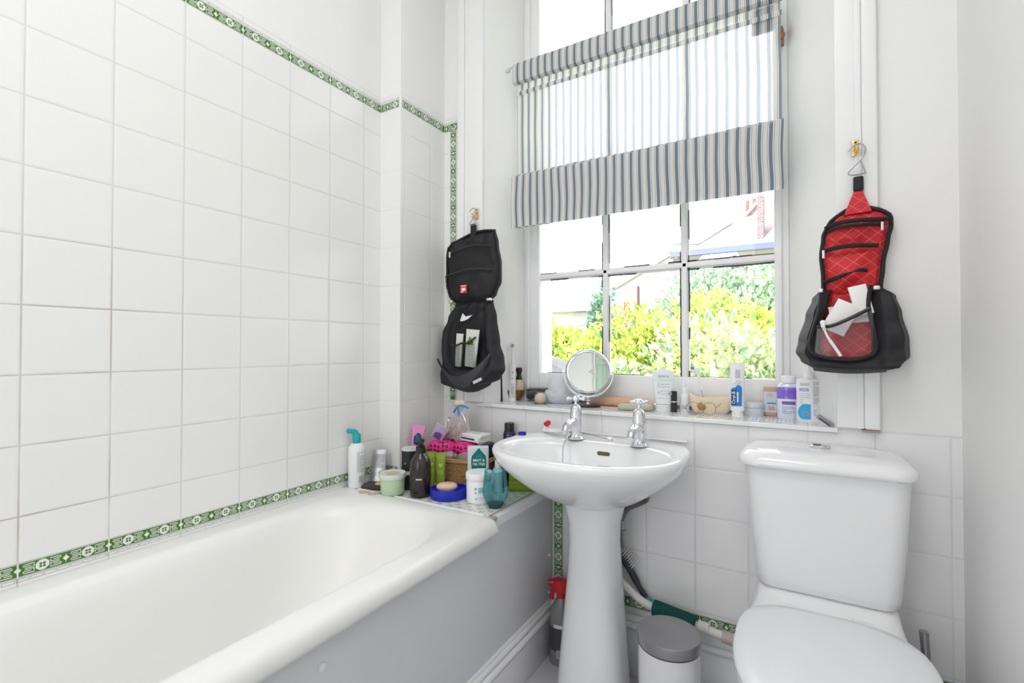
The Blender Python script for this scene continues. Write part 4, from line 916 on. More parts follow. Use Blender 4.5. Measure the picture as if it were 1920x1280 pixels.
# shell dish + toothbrush + hair ties
M['shell'] = mat('cream_shell', (.86, .72, .52), .25, var=.12, scale=30)
t = at('shell_dish', 'cream and amber shell shaped ceramic dish on the sill', 'dish', -.245, 1.722)
R = []
for s, z in ((.55, 0), (.72, .003), (.86, .014), (.95, .030), (1.0, .048), (1.0, .055), (.95, .055), (.88, .040), (.70, .018), (.3, .010)):
    rg = []
    for i in range(56):
        a = 2*PI*i/56; x = .070*cos(a)*s; y = .030*sin(a)*s
        zz = z + (.010*(abs(cos(a))**4) if z > .02 and cos(a) < 0 else .004*abs(cos(a))**3)*(z/.055)
        rg.append((x-.004*(1-s)*4, y, zz))
    R.append(rg)
MB().add(loft(R)).build('dish', 'shell', t, angle=60)
M['amber'] = mat('brown_speckle', (.42, .26, .10), .4, var=.5, scale=200)
v, f = sphere(0, 0, 0, .016, .004, .013, 16, 8); mb = MB(); mb.add(rock((v, f), .003, 90), T=Matrix.Translation((-.030, -.0245, .026))); mb.build('painted_flower', 'amber', t)
MB().add(lathe([(0, 0), (.010, 0), (.010, .004), (0, .004)], 20, 4.5, 2.2)).build('foot', 'ltgrey', t)
M['rose'] = mat('rose_metal', (.42, .26, .22), .3, .4)
t2 = at('spectacles', 'thin wire spectacles lying folded in front of the shell dish', 'spectacles', -.250, 1.672)
def loop(cx, cz, w_, h, n=28): return [(cx + w_*math.copysign(abs(cos(a))**.8, cos(a)), -.004+.012*(cz+h*sin(a))/.04, cz + h*math.copysign(abs(sin(a))**.8, sin(a))) for a in [2*PI*i/n for i in range(n+1)]]
MB().add(tube(loop(.004, .0205, .0195, .0190), .0011, 6)).add(tube(loop(-.046, .0205, .0195, .0190), .0011, 6)).add(tube([(-.0265, .002, .027), (-.0155, .002, .027)], .0011, 6)).add(tube([(.0235, .002, .024), (.034, .010, .032), (.040, .020, .038)], .0011, 6)).build('frame', 'rose', t2)
M['blueb'] = mat('blue_bristle', (.10, .20, .55), .6)
t3 = at('toothbrush', 'white toothbrush with blue tipped bristles leaning in the shell dish', 'toothbrush', -.262, 1.722, ZS+.012)
TT = Matrix.Rotation(math.radians(-13), 4, 'Y')
MB().add(tube(spline([(0, 0, 0), (0, 0, .03), (0, 0, .07), (.001, 0, .095), (0, 0, .125), (-.004, 0, .146)], 5), [.0052]*12+[.0042]*4+[.0032]*6+[.0045]*4, 10), T=TT).build('handle', 'white', t3)
MB().add(box(-.0015, .0015, -.0062, -.0045, .015, .068, .0006), T=TT).build('grip', 'grey', t3)
MB().add(box(-.0145, -.006, -.0045, .0045, .122, .140, .0015), T=TT).build('bristles', 'white', t3)
MB().add(box(-.0165, -.0060, -.0046, .0046, .140, .149, .0015), T=TT).build('bristle_tip', 'blueb', t3)
# toothpaste
M['oralblue'] = mat('bright_blue_print', (.01, .22, .62), .35); M['navy'] = mat('navy_print', (.01, .03, .14), .4)
M['lavgrey'] = mat('pale_grey_tube', (.62, .61, .64), .3)
t = at('toothpaste_tube', 'white and blue toothpaste tube standing on its cap', 'toothpaste', -.163, 1.682)
MB().add(flat_tube(.020, .172, .040, .043, .030)).build('tube_body', 'plasticw', t)
MB().add(lathe([(0, 0), (.0170, 0), (.0175, .003), (.0165, .022), (0, .023)], 28)).build('cap', 'white', t)
MB().add(wrap(([(-.018, -.032, 0), (.012, -.032, 0), (.013, .024, 0), (.010, .031, 0), (.003, .034, 0), (-.006, .026, 0), (-.018, .022, 0)], [tuple(range(7))]), .068, d=.0168)).build('blue_panel', 'oralblue', t, recalc=False)
MB().add(wrap(rect2(.046, .013, 4, 0, .010), .062, d=.0175, turn=True)).build('name_panel', 'navy', t, recalc=False)
MB().add(wrap(shift2(text('Oral-B', .0145), 0, .0100), .062, d=.0180, turn=True)).add(wrap(rect2(.032, .004, 3, 0, -.001), .064, d=.0180, turn=True)).build('name_print', 'white', t, recalc=False)
mb = MB().add(wrap(shift2(text('EXTRA', .0085), 0, .002), .137, d=.0105, turn=True)).add(wrap(shift2(text('WHITE', .0085), 0, -.006), .137, d=.0105, turn=True))
mb.add(tube([(-.012, -.0150, .103), (-.002, -.0142, .113), (.008, -.0140, .115), (.013, -.0140, .110), (.004, -.0148, .107), (-.004, -.0158, .097)], .0006, 4)); mb.build('print', 'grey', t, recalc=False)
# jar
M['jarclr'] = mat('pale_blue_grey_jar', (.66, .69, .76), .2, coat=.5)
t = at('cream_jar', 'low round pale grey jar with lid beside the toothpaste', 'jar', -.122, 1.745)
MB().add(lathe([(0, 0), (.029, 0), (.0305, .003), (.0305, .026), (0, .026)], 40)).build('jar_body', 'jarclr', t)
MB().add(lathe([(0, .027), (.0315, .027), (.0318, .029), (.0318, .039), (.030, .042), (0, .0425)], 40)).build('lid', 'jarclr', t)
# sunscreen
M['bronze'] = mat('bronze_peach', (.60, .38, .27), .35); M['orange'] = mat('orange_print', (.75, .12, .04), .4); M['teal'] = mat('teal_print', (.02, .42, .50), .4)
t = at('sunscreen_bottle', 'small flat bottle with bronze top and an orange number fifty', 'bottle', -.074, 1.762)
MB().add(box(-.0195, .0195, -.009, .009, 0, .094, .004)).build('bottle_body', 'bronze', t)
MB().add(wrap(rect2(.037, .066, 2), .045, d=.0093)).build('label_panel', 'jarclr', t, recalc=False)
MB().add(wrap(text('50', .018), .025, d=.0097, x0=.003)).build('number', 'orange', t, recalc=False)
MB().add(wrap(rect2(.026, .005, 2, .004, 0), .041, d=.0097)).build('teal_bar', 'teal', t, recalc=False)
MB().add(wrap(lines2(.018, .016, 4, 9), .066, d=.0097)).build('print', 'grey', t, recalc=False)
# micellar bottle
M['violet'] = mat('violet_liquid', (.24, .14, .75), .12, coat=.6); M['clearliq'] = mat('clear_liquid', (.74, .77, .88), .1, coat=.6)
t = at('makeup_remover', 'clear bottle with a violet layer and a white cap on the sill', 'bottle', -.022, 1.715)
def ovl(prof, sx=1.0, sy=.55): return lathe(prof, 40, sx, sy)
MB().add(ovl([(0, 0), (.029, 0), (.0315, .003), (.0315, .062), (0, .062)])).build('bottle_base', 'clearliq', t)
MB().add(ovl([(0, .062), (.0316, .062), (.0316, .093), (.0300, .098), (0, .098)])).build('violet_layer', 'violet', t)
MB().add(ovl([(0, .098), (.0300, .098), (.024, .108), (.0165, .112), (0, .112)])).build('shoulder', 'clearliq', t)
MB().add(lathe([(0, .111), (.0190, .111), (.0195, .114), (.0190, .130), (.016, .133), (0, .134)], 32, 1, .8)).build('cap', 'white', t)
mb = MB().add(wrap(shift2(text('GARNIER', .0085), .004, 0), .086, R=.0335, sy=.55)).add(wrap(lines2(.036, .018, 4, 11), .074, R=.0335, sy=.55)).add(wrap(rect2(.038, .010, 8), .050, R=.0322, sy=.55)).add(wrap(lines2(.036, .024, 5, 12, .3), .028, R=.0322, sy=.55)); mb.build('print', mat('violet_ink', (.20, .12, .40), .5), t, recalc=False)
MB().add(wrap(rect2(.007, .004, 2), .086, R=.0338, x0=-.018, sy=.55)).build('leaf_print', 'leafgreen', t, recalc=False)
# eye care bottle
M['eyeblue'] = mat('bright_cyan_print', (.02, .42, .75), .35); M['peri'] = mat('periwinkle_print', (.25, .32, .62), .4)
t = at('lens_solution', 'tall white contact lens solution bottle printed with a blue eye', 'bottle', .031, 1.668)
MB().add(ovl([(0, 0), (.030, 0), (.0325, .003), (.0325, .118), (.030, .126), (.013, .130), (0, .130)], 1, .6)).build('bottle_body', 'plasticw', t)
MB().add(lathe([(0, .129), (.0130, .129), (.0125, .146), (.011, .149), (.0065, .152), (.0045, .163), (.0015, .170), (0, .170)], 28)).build('nozzle_cap', 'white', t)
K = dict(R=.0332, sy=.6)
MB().add(wrap(strip2(-.034, .004, lambda q: -.020*min(1, q*3)**.5, lambda q: .024*min(1, q*2.2)**.6), .030, **K)).build('blue_panel', 'eyeblue', t, recalc=False)
K = dict(R=.0336, sy=.6)
el = lambda rx_, ry_: strip2(-rx_, rx_, lambda q: -ry_*math.sqrt(max(0, 1-(2*q-1)**2)), lambda q: ry_*math.sqrt(max(0, 1-(2*q-1)**2)))
MB().add(wrap(el(.0135, .0070), .026, x0=-.009, **K)).build('eye_print', 'peri', t, recalc=False)
MB().add(wrap(el(.0042, .0042), .026, x0=-.009, R=.0339, sy=.6)).build('pupil_print', 'teal', t, recalc=False)
MB().add(wrap(rect2(.026, .009, 6), .096, x0=-.014, **K)).build('name_panel', 'peri', t, recalc=False)
MB().add(wrap(shift2(text('CARE', .008), 0, 0), .0955, x0=-.014, R=.0339, sy=.6)).build('name_print', 'white', t, recalc=False)
MB().add(wrap(lines2(.016, .072, 22, 13), .084, x0=.018, **K)).add(wrap(text('CE', .008), .036, x0=.016, **K)).add(wrap(lines2(.024, .008, 2, 17, .5), .112, x0=-.012, **K)).add(wrap(lines2(.030, .034, 6, 14, .2), .070, x0=-.012, **K)).add(wrap(lines2(.012, .010, 3, 15), .026, x0=.018, **K)).build('print', 'grey', t, recalc=False)
# leaning grey pack
t = thing('pill_strip', 'narrow grey pill strip leaning against the right window reveal', 'packet', (.064, 1.600, ZS), math.radians(-4))
T = Matrix.Translation((-.014, 0, .0285)) @ Matrix.Rotation(math.radians(37), 4, 'Y')
MB().add(box(0, .044, -.002, .002, -.0070, .0070, .001), T=T).build('strip', mat('grey_blister_foil', (.30, .28, .31), .4), t)
MB().add(box(.006, .038, -.0024, -.0021, -.0045, -.0015), T=T).build('print', 'ink', t, recalc=False)

# ------------------------------------------------------------------ on the basin
M['blue'] = mat('royal_blue_plastic', (.01, .02, .42), .3)
t = at('bottle_cap', 'small royal blue bottle cap lying on the left of the basin rim', 'cap', -.816, 1.446, .7805)
MB().add(lathe([(0, .001), (.0125, 0), (.0138, .001), (.0142, .008), (.0132, .010), (.0122, .0095), (.0118, .002), (0, .002)], 32)).build('cap', 'blue', t)
t = thing('toothpaste_tube', 'squeezed white toothpaste tube with a red cap lying on the basin back', 'toothpaste', (-.752, 1.522, .782), math.radians(-28))
v, f = flat_tube(0, .100, .028, .042, .018); MB().add(rock((v, f), .0022, 45), T=Matrix.Translation((-.018, 0, .010)) @ Matrix.Rotation(math.radians(86), 4, 'Y') @ Matrix.Rotation(PI/2, 4, 'Z')).build('tube_body', 'plasticw', t)
MB().add(lathe([(0, 0), (.0135, 0), (.010, .012), (.006, .015), (0, .015)], 20), T=Matrix.Translation((-.020, 0, .016)) @ Matrix.Rotation(math.radians(8), 4, 'Y')).build('shoulder', 'ltgrey', t)
MB().add(lathe([(0, 0), (.0095, 0), (.0095, .016), (.0085, .019), (0, .019)], 20), T=Matrix.Translation((-.016, 0, .028)) @ Matrix.Rotation(math.radians(62), 4, 'Y')).build('cap', 'red', t)

# ------------------------------------------------------------------ things on the bath ledge
ZL = ZB + .0006
M['tealp'] = mat('teal_plastic', (.01, .38, .42), .3)
t = at('cleaner_bottle', 'tall white bottle with a teal angled nozzle at the bath corner', 'bottle', -1.342, 1.186, .5925)
MB().add(lathe([(0, 0), (.027, 0), (.0290, .004), (.0290, .125), (.0275, .140), (.020, .150), (.0155, .153), (0, .153)], 40)).build('bottle_body', 'plasticw', t)
MB().add(lathe([(0, .153), (.0145, .153), (.0145, .180), (.0125, .184), (0, .184)], 24)).add(tube(spline([(0, 0, .176), (-.006, 0, .190), (-.016, 0, .194), (-.026, 0, .196)], 4), [.011]*4+[.0095]*4+[.0085]*5, 16)).add(sphere(-.026, 0, .196, .0092)).build('nozzle', 'tealp', t)
MB().add(wrap(lines2(.026, .070, 16, 21), .090, R=.0293, x0=.014)).add(wrap(barcode2(.016, .022), .030, R=.0293, x0=.016)).build('print', 'grey', t, recalc=False)
M['foil'] = mat('grey_foil', (.50, .50, .52), .3, .6, var=.1, scale=40)
t = thing('cream_tube', 'silver grey printed tube leaning on the corner column', 'tube', (-1.318, 1.262, ZL), math.radians(30))
T = Matrix.Rotation(math.radians(-14), 4, 'X')
MB().add(box(-.031, .031, -.008, .008, 0, .006, .002), T=T).add(flat_tube(.004, .120, .060, .050, .018), T=T).build('tube_body', 'foil', t)
MB().add(wrap(lines2(.042, .050, 12, 22), .080, d=.0105), T=T).add(wrap(barcode2(.016, .018, 10), .034, d=.012, x0=.012), T=T).add(wrap(lines2(.022, .016, 4, 23), .034, d=.012, x0=-.012), T=T).build('print', 'grey', t, recalc=False)
M['sponge'] = mat('dark_sponge', (.06, .06, .065), .9, var=.4, scale=150, bump=.6, bscale=300)
t = thing('sponge', 'flat charcoal sponge lying behind the green tub', 'sponge', (-1.262, 1.222, ZL), math.radians(25))
MB().add(box(-.058, .050, -.028, .028, 0, .018, .006)).build('sponge_body', 'sponge', t)
M['tan'] = mat('tan_card', (.58, .44, .24), .7)
t = thing('pumice_stone', 'small tan block lying on the charcoal sponge', 'pumice', (-1.235, 1.215, ZL+.0185), math.radians(20))
MB().add(box(-.030, .028, -.014, .014, 0, .008, .003)).build('block', 'tan', t)
M['beige'] = mat('beige_scrap', (.62, .50, .40), .7, var=.15, scale=60)
for k, (x, y, r_, lb) in enumerate(((-1.262, 1.150, 15, 'beige scrap of soap peel nearest the white bottle'), (-1.222, 1.157, 60, 'beige scrap of soap peel nearest the green tub'))):
    t = thing('soap_scrap', lb, 'scrap', (x, y, .5925), math.radians(r_))
    MB().add(rock(lathe([(0, 0), (.016, 0), (.018, .002), (.010, .004), (0, .0042)], 20, 1.3, .6), .0012, 70)).build('scrap', 'beige', t)
M['palegreen'] = mat('pale_green_plastic', (.52, .66, .46), .35); M['tublid'] = mat('milky_lid', (.66, .70, .64), .3)
t = at('tub', 'round pale green plastic tub with a milky lid on the bath ledge', 'tub', -1.176, 1.194, .5922)
MB().add(lathe([(0, 0), (.036, 0), (.0385, .003), (.0415, .052), (0, .052)], 48)).build('tub_body', 'palegreen', t)
MB().add(lathe([(0, .052), (.0440, .052), (.0450, .054), (.0450, .066), (.0430, .069), (.038, .067), (0, .067)], 48)).build('lid', 'tublid', t)
MB().add(([(.030*cos(a)*(.8+.2*sin(5*a)), .024*sin(a), .0674) for a in [2*PI*i/24 for i in range(24)]], [tuple(range(24))])).build('lid_print', 'beige', t, recalc=False)
t = at('lotion_can', 'black cylindrical tin with pale rim and white print behind the pump bottle', 'can', -1.176, 1.280)
t.location.z = ZL
MB().add(lathe([(0, 0), (.0285, 0), (.0295, .003), (.0295, .134), (0, .134)], 40)).build('can_body', 'black', t)
MB().add(lathe([(0, .134), (.0298, .134), (.0300, .138), (.0285, .142), (.026, .141), (0, .140)], 40)).build('lid', 'ltgrey', t)
MB().add(wrap(lines2(.028, .008, 1, 31, .8), .092, R=.0298, x0=-.006)).add(wrap(([(-.016, 0, 0), (-.006, .003, 0), (-.003, .010, 0), (0, .002, 0), (.004, .010, 0), (.006, .002, 0), (.016, 0, 0), (.006, -.002, 0), (.003, -.009, 0), (0, -.002, 0), (-.004, -.009, 0), (-.006, -.002, 0)], [tuple(range(12))]), .058, R=.0298, x0=-.008)).build('print', 'white', t, recalc=False)
M['darkglass'] = mat('smoked_brown_plastic', (.022, .015, .014), .14, coat=.3)
t = at('pump_bottle', 'large smoky brown pump bottle with black top beside the blue dish', 'bottle', -1.086, 1.232)
t.location.z = ZL
MB().add(lathe([(0, 0), (.033, 0), (.0355, .004), (.0358, .095), (.033, .116), (.024, .132), (.0150, .140), (.0130, .144), (0, .144)], 48)).build('bottle_body', 'darkglass', t)
MB().add(lathe([(0, .143), (.0155, .143), (.0160, .146), (.0155, .164), (.009, .167), (.0085, .176), (.013, .178), (.0125, .186), (.004, .190), (0, .190)], 32)).add(tube([(0, 0, .183), (0, -.022, .181), (0, -.032, .177)], .0048, 10)).build('pump', 'black', t)
MB().add(wrap(lines2(.020, .005, 1, 33, .9), .062, R=.0361, x0=-.006)).build('print', 'ltgrey', t, recalc=False)
M['olive'] = mat('olive_green_tube', (.30, .42, .05), .3)
for k, (x, y, lb) in enumerate(((-1.112, 1.316, 'olive green tube standing on its cap, half hidden by the pump bottle'), (-1.074, 1.322, 'olive green tube standing on its cap against the basket front'))):
    t = at('hand_cream_tube', lb, 'tube', x, y); t.location.z = ZL
    MB().add(flat_tube(.020, .128, .028, .034, .024)).add(wrap(rect2(.034, .014, 2), .121, d=.0030)).build('tube_body', 'olive', t)
    MB().add(lathe([(0, 0), (.0130, 0), (.0135, .003), (.0125, .021), (0, .022)], 24)).build('cap', 'olive', t)
    M.setdefault('lime', mat('lime_print', (.55, .70, .22), .4))
    hrt = [(.0009*16*sin(a)**3*.55, .0009*(13*cos(a)-5*cos(2*a)-2*cos(3*a)-cos(4*a))*.55, 0) for a in [2*PI*i/24 for i in range(24)]]
    MB().add(wrap((hrt, [tuple(range(24))]), .086, d=.0105)).add(wrap(lines2(.018, .014, 3, 35+k), .062, d=.0128)).add(wrap(rect2(.028, .0012), .110, d=.0068)).build('print', 'lime', t, recalc=False)
t = at('soap_dish', 'oval royal blue plastic soap dish at the front of the ledge', 'dish', -.990, 1.262); t.location.z = ZL
MB().add(lathe([(0, 0), (.055, 0), (.060, .004), (.0615, .030), (.060, .034), (.0575, .034), (.056, .024), (0, .022)], 56, 1, .82)).build('dish', 'blue', t)
M['pinksoap'] = mat('peach_soap', (.80, .58, .44), .45)
t = at('soap_bar', 'oval peach soap bar resting in the blue soap dish', 'soap', -.998, 1.262, ZL+.0235)
MB().add(lathe([(0, 0), (.026, 0), (.033, .006), (.035, .012), (.033, .018), (.026, .0225), (0, .0235)], 40, 1, .66)).build('soap', 'pinksoap', t)
t = at('supplement_pot', 'white plastic pot with a screw lid behind the teal tumbler', 'pot', -.886, 1.288); t.location.z = ZL
MB().add(lathe([(0, 0), (.039, 0), (.0415, .003), (.0420, .070), (.039, .074), (0, .074)], 48)).build('pot_body', 'plasticw', t)
MB().add(lathe([(0, .073), (.0435, .073), (.0440, .075), (.0440, .090), (.0415, .0935), (0, .094)], 48)).build('lid', 'white', t)
K = dict(R=.0423)
mb = MB().add(wrap(lines2(.018, .018, 6, 41, .6), .044, x0=.006, **K)).add(wrap(rect2(.034, .0008), .020, x0=.000, **K)).add(wrap(lines2(.024, .004, 1, 42, .6), .016, x0=.0, **K)); mb.build('print', 'teal', t, recalc=False)
MB().add(wrap(text('X', .012), .048, x0=-.012, **K)).add(wrap(text('4', .010), .036, x0=-.012, **K)).build('mark', 'ink', t, recalc=False)
M['tealglass'] = thin('teal_glass', (.50, .86, .90), .04, .02); M['tealdeep'] = thin('teal_glass_base', (.0, .40, .48), .08, .02)
t = at('glass_tumbler', 'transparent teal glass tumbler on the ledge corner', 'glass', -.808, 1.262); t.location.z = ZL
MB().add(lathe([(.0215, .004), (.0275, .013), (.0385, .038), (.0400, .050), (.0385, .070), (.0355, .092), (.0330, .112)], 40, cap=False)).add(tube([(.0330*cos(a), .0330*sin(a), .112) for a in [2*PI*i/40 for i in range(41)]], .0009, 6, False)).build('bowl', 'tealglass', t, recalc=False, smooth=True)
MB().add(lathe([(0, .0), (.020, 0), (.0213, .003), (.0262, .012), (0, .0165)], 40)).build('base', 'tealdeep', t, recalc=False)
# mint box behind
M['fog'] = mat('frosted_clear_case', (.60, .62, .70), .2, coat=.4)
t = at('tea_tree_wipes', 'frosted upright case with a dark green leaf drop label reading mint and tea tree', 'case', -.935, 1.352); t.location.z = ZL
MB().add(box(-.0360, .0360, -.0125, .0125, 0, .160, .006)).build('case', 'fog', t)
MB().add(wrap(rect2(.046, .118, 2), .070, d=.0128)).build('label_panel', 'white', t, recalc=False)
M['dgreen'] = mat('dark_green_print', (.0, .17, .15), .4)
dr = [(0, .060, 0), (.010, .048, 0), (.024, .032, 0), (.026, .010, 0), (.024, -.010, 0), (.014, -.020, 0), (-.014, -.020, 0), (-.024, -.010, 0), (-.026, .010, 0), (-.024, .032, 0), (-.010, .048, 0)]
MB().add(wrap((dr, [tuple(range(11))]), .096, x0=.002, d=.0131)).build('drop_print', 'dgreen', t, recalc=False)
MB().add(wrap(text('MINT &', .0125, sx=.95), .1135, x0=.002, d=.0134)).add(wrap(text('TEA TREE', .0120, sx=.82), .1005, x0=.002, d=.0134)).build('name_print', 'white', t, recalc=False)
MB().add(wrap(text('PURE', .0085), .127, x0=.002, d=.0134)).build('small_print', 'tealp', t, recalc=False)
MB().add(wrap(rect2(.018, .010, 2), .082, x0=.013, d=.0134)).build('petal_print', 'pinksoap', t, recalc=False)
t = at('small_bottle', 'little white bottle between the frosted case and the brown bottle', 'bottle', -.888, 1.402); t.location.z = ZL
MB().add(lathe([(0, 0), (.016, 0), (.017, .002), (.017, .075), (.010, .084), (0, .084)], 24)).build('bottle_body', 'milk', t); MB().add(lathe([(0, .084), (.0105, .084), (.0100, .106), (0, .107)], 24)).build('cap', 'white', t)
t = at('brown_bottle', 'squat brown plastic bottle under the left side of the basin', 'bottle', -.912, 1.486); t.location.z = ZL
MB().add(lathe([(0, 0), (.036, 0), (.038, .004), (.038, .060), (.032, .082), (.018, .096), (.014, .100), (0, .100)], 32)).build('bottle_body', 'darkglass', t); MB().add(lathe([(0, .099), (.0165, .099), (.016, .118), (0, .119)], 24)).build('cap', 'black', t)
M['purple'] = mat('dark_violet_plastic', (.025, .018, .075), .25)
t = at('vitamin_bottle', 'tall dark violet bottle seen behind the left basin edge', 'bottle', -.936, 1.560); t.location.z = ZL
MB().add(lathe([(0, 0), (.0225, 0), (.0235, .003), (.0235, .170), (.019, .180), (0, .180)], 32)).build('bottle_body', 'purple', t); MB().add(lathe([(0, .179), (.0185, .179), (.0185, .208), (.0165, .211), (0, .211)], 32)).build('cap', 'black', t)
MB().add(wrap(lines2(.020, .020, 3, 43, .3), .160, R=.0238)).build('print', 'peri', t, recalc=False)
M['yg'] = mat('yellow_green_card', (.30, .33, .015), .45, var=.1)
M['yg2'] = mat('olive_card', (.20, .26, .02), .45)
for k, (z, lb) in enumerate(((ZL, 'yellow green carton at the ledge edge, lower of the pair'), (ZL+.036, 'yellow green carton at the ledge edge, upper of the pair'))):
    t = thing('carton', lb, 'box', (-.834, 1.466, z), math.radians(28+3*k))
    MB().add(box(-.040, .046, -.030, .030, 0, .0352, .001)).build('box', 'yg', t)
    MB().add(box(-.0403, .0463, -.0303, .0303, .002, .008)).add(box(-.0403, .0463, -.0303, .0303, .022, .025)).build('stripe', 'yg2', t)
# ------------------------------------------------------------------ basket and its heap
M['wick'] = mat('wicker', (.40, .235, .10), .6, var=.45, scale=90, bump=.4, bscale=150)
BK = (-1.106, 1.462); BR = math.radians(5)
bk = thing('wicker_basket', 'oblong brown wicker basket heaped with toiletries in the corner', 'basket', (BK[0], BK[1], ZL), BR)
mb = MB(); HX, HY = .152, .088
for lv in range(12):
    z = .005+.0068*lv; fx = 1-.10*(1-lv/12); pts = []
    per = rrect(-HX*fx, HX*fx, -HY*fx, HY*fx, z, .03, 4); dense = []
    for a, b in zip(per, per[1:]+per[:1]):
        A, B = Vector(a), Vector(b); n = max(1, int((B-A).length/.006))
        for i in range(n): dense.append(A.lerp(B, i/n))
    cum = 0
    for i, p in enumerate(dense):
        nrm = Vector((p.x/HX**2, p.y/HY**2, 0)).normalized(); q = p + nrm*.0022*sin(i*1.55 + PI*(lv % 2)); pts.append(tuple(q))
    pts.append(pts[0]); mb.add(tube(pts, .0034, 5, False))
mb.build('weave', 'wick', bk)
mb = MB(); per = rrect(-HX*1.01, HX*1.01, -HY*1.01, HY*1.01, .088, .03, 8); per.append(per[0])
for ph_ in (0, 2.1, 4.2):
    pts = []
    for i in range(0, 241):
        s = i/240*(len(per)-1); k = min(int(s), len(per)-2); p = Vector(per[k]).lerp(Vector(per[k+1]), s-k); a = i*.55+ph_
        nr = Vector((p.x, p.y*1.6, 0)).normalized(); pts.append(tuple(p + nr*.0045*cos(a) + Vector((0, 0, .0045*sin(a)))))
    mb.add(tube(pts, .0042, 6, False))
mb.build('rim', 'wick', bk)
MB().add(loft([rrect(-HX*.88, HX*.88, -HY*.86, HY*.86, 0, .03), rrect(-HX*.88, HX*.88, -HY*.86, HY*.86, .004, .03)])).build('basket_base', 'wick', bk)
def BP(x, y): return (BK[0]+x*cos(BR)-y*sin(BR), BK[1]+x*sin(BR)+y*cos(BR))
M['pink'] = mat('hot_pink_fabric', (.80, .03, .26), .55)
def dotmat():
    m, nt, b = nodes('pink_fabric_with_black_rings'); tc = nt.nodes.new('ShaderNodeTexCoord'); mp = nt.nodes.new('ShaderNodeMapping'); mp.inputs['Scale'].default_value = (60, 22, 60)
    nt.links.new(tc.outputs['Object'], mp.inputs[0]); v = nt.nodes.new('ShaderNodeTexVoronoi'); v.inputs['Randomness'].default_value = .35; v.inputs['Scale'].default_value = 1; nt.links.new(mp.outputs[0], v.inputs['Vector'])
    a = mathn(nt, 'LESS_THAN', v.outputs['Distance'], .33); c = mathn(nt, 'GREATER_THAN', v.outputs['Distance'], .10); r = mathn(nt, 'MULTIPLY', a, c)
    mx = nt.nodes.new('ShaderNodeMix'); mx.data_type = 'RGBA'; mx.inputs[6].default_value = (.85, .03, .27, 1); mx.inputs[7].default_value = (.04, .01, .04, 1); nt.links.new(r, mx.inputs[0]); nt.links.new(mx.outputs[2], b.inputs['Base Color']); b.inputs['Roughness'].default_value = .5; return m
M['pinkdot'] = dotmat()
def lump(cx, cy, cz, rx, ry, rz, amp, seed, p=2.6, n=32, k=20):
    R = []
    for j in range(k+1):
        ph_ = -PI/2+PI*j/k; cz_ = math.copysign(abs(sin(ph_))**(2/p), sin(ph_)); cr = max(abs(cos(ph_))**(2/p), 1e-4)
        R.append([(cx+rx*cr*math.copysign(abs(cos(a))**(2/p), cos(a)), cy+ry*cr*math.copysign(abs(sin(a))**(2/p), sin(a)), cz+rz*cz_) for a in [2*PI*i/n for i in range(n)]])
    v, f = loft(R); return rock((v, f), amp, 22, seed)
# filling: a dark wash bag and folded cloth low in the basket that carry the heap
x, y = BP(.02, .01); t = thing('wash_bag', 'dark wash bag lying low in the basket under the pink pouches', 'bag', (x, y, ZL+.006), BR)
MB().add(lump(-.03, 0, .042, .098, .058, .038, .003, 3)).build('bag_body', 'blackfab', t)
for k, (dx, dy, rx, s, lb) in enumerate(((-.055, -.018, .060, 5, 'hot pink black-spotted pouch, left of the two on the basket'), (.046, -.012, .054, 9, 'hot pink black-spotted pouch, right of the two on the basket'))):
    x, y = BP(dx, dy); t = thing('pouch', lb, 'pouch', (x, y, ZL+.090), BR+math.radians((4, -8)[k]), None)
    MB().add(lump(0, 0, .029, rx, .036, .028, .004, s)).build('pouch_body', 'pinkdot', t)
    MB().add(tube(spline([(rx*.8, -.030, .012), (rx*.93, -.030, .030), (rx*.75, -.028, .050)], 4), .0022, 6)).build('seam', 'pink', t)
x, y = BP(.121, 0); t = thing('glasses_case', 'black case wedged into the right end of the basket', 'case', (x, y, ZL+.035), BR+.1)
MB().add(box(-.015, .015, -.052, .048, 0, .108, .010), T=Matrix.Rotation(math.radians(2), 4, 'Y')).build('case_body', 'black', t)
M['pinkgrey'] = mat('photo_card', (.66, .60, .60), .35, var=.25, scale=25)
x, y = BP(-.045, -.068); t = thing('photo_card', 'bent glossy card with a pale picture stuck in the basket front', 'card', (x, y, ZL+.060), BR)
MB().add(slab(lambda u, v: (-.062+.130*u, -.004-.012*sin(u*PI), .010+.028*v*(.4+u) + .010*u), lambda u, v: (-.062+.130*u, -.0025-.012*sin(u*PI), .010+.028*v*(.4+u)+.010*u), 16, 4)).build('card', 'pinkgrey', t)
mb = MB(); mb.add(([(-.01, -.0165, .020), (.010, -.0170, .022), (.004, -.0172, .040), (-.004, -.0170, .036)], [(0, 1, 2, 3)])); mb.build('picture', 'beige', t, recalc=False)
M['taupe'] = mat('taupe_plastic', (.42, .36, .31), .4)
x, y = BP(.062, -.056); t = thing('compact', 'rounded taupe compact standing in the basket front', 'compact', (x, y, ZL+.050), BR)
MB().add(prism([(.034*cos(a), 0, .030+.034*sin(a)) for a in [2*PI*i/28 for i in range(28)]], (0, .009, 0))).build('compact_body', 'taupe', t)
M['film2'] = thin('clear_cellophane', (.95, .93, .94), .10, .15, .22, (.85, .80, .80))
x, y = BP(.010, -.070); t = thing('film_wrapper', 'scrunched clear wrapper beside the photo card', 'wrapper', (x, y, ZL+.088), BR)
MB().add(rock(sphere(0, 0, .014, .034, .012, .016, 24, 14), .007, 50, 4)).build('film', 'film2', t)
M['candy'] = mat('candy_pink_wrapper', (.82, .30, .58), .3, bump=.2, bscale=60); M['lilac'] = mat('lilac_wrapper', (.66, .50, .74), .3, var=.2, scale=40, bump=.2, bscale=60)
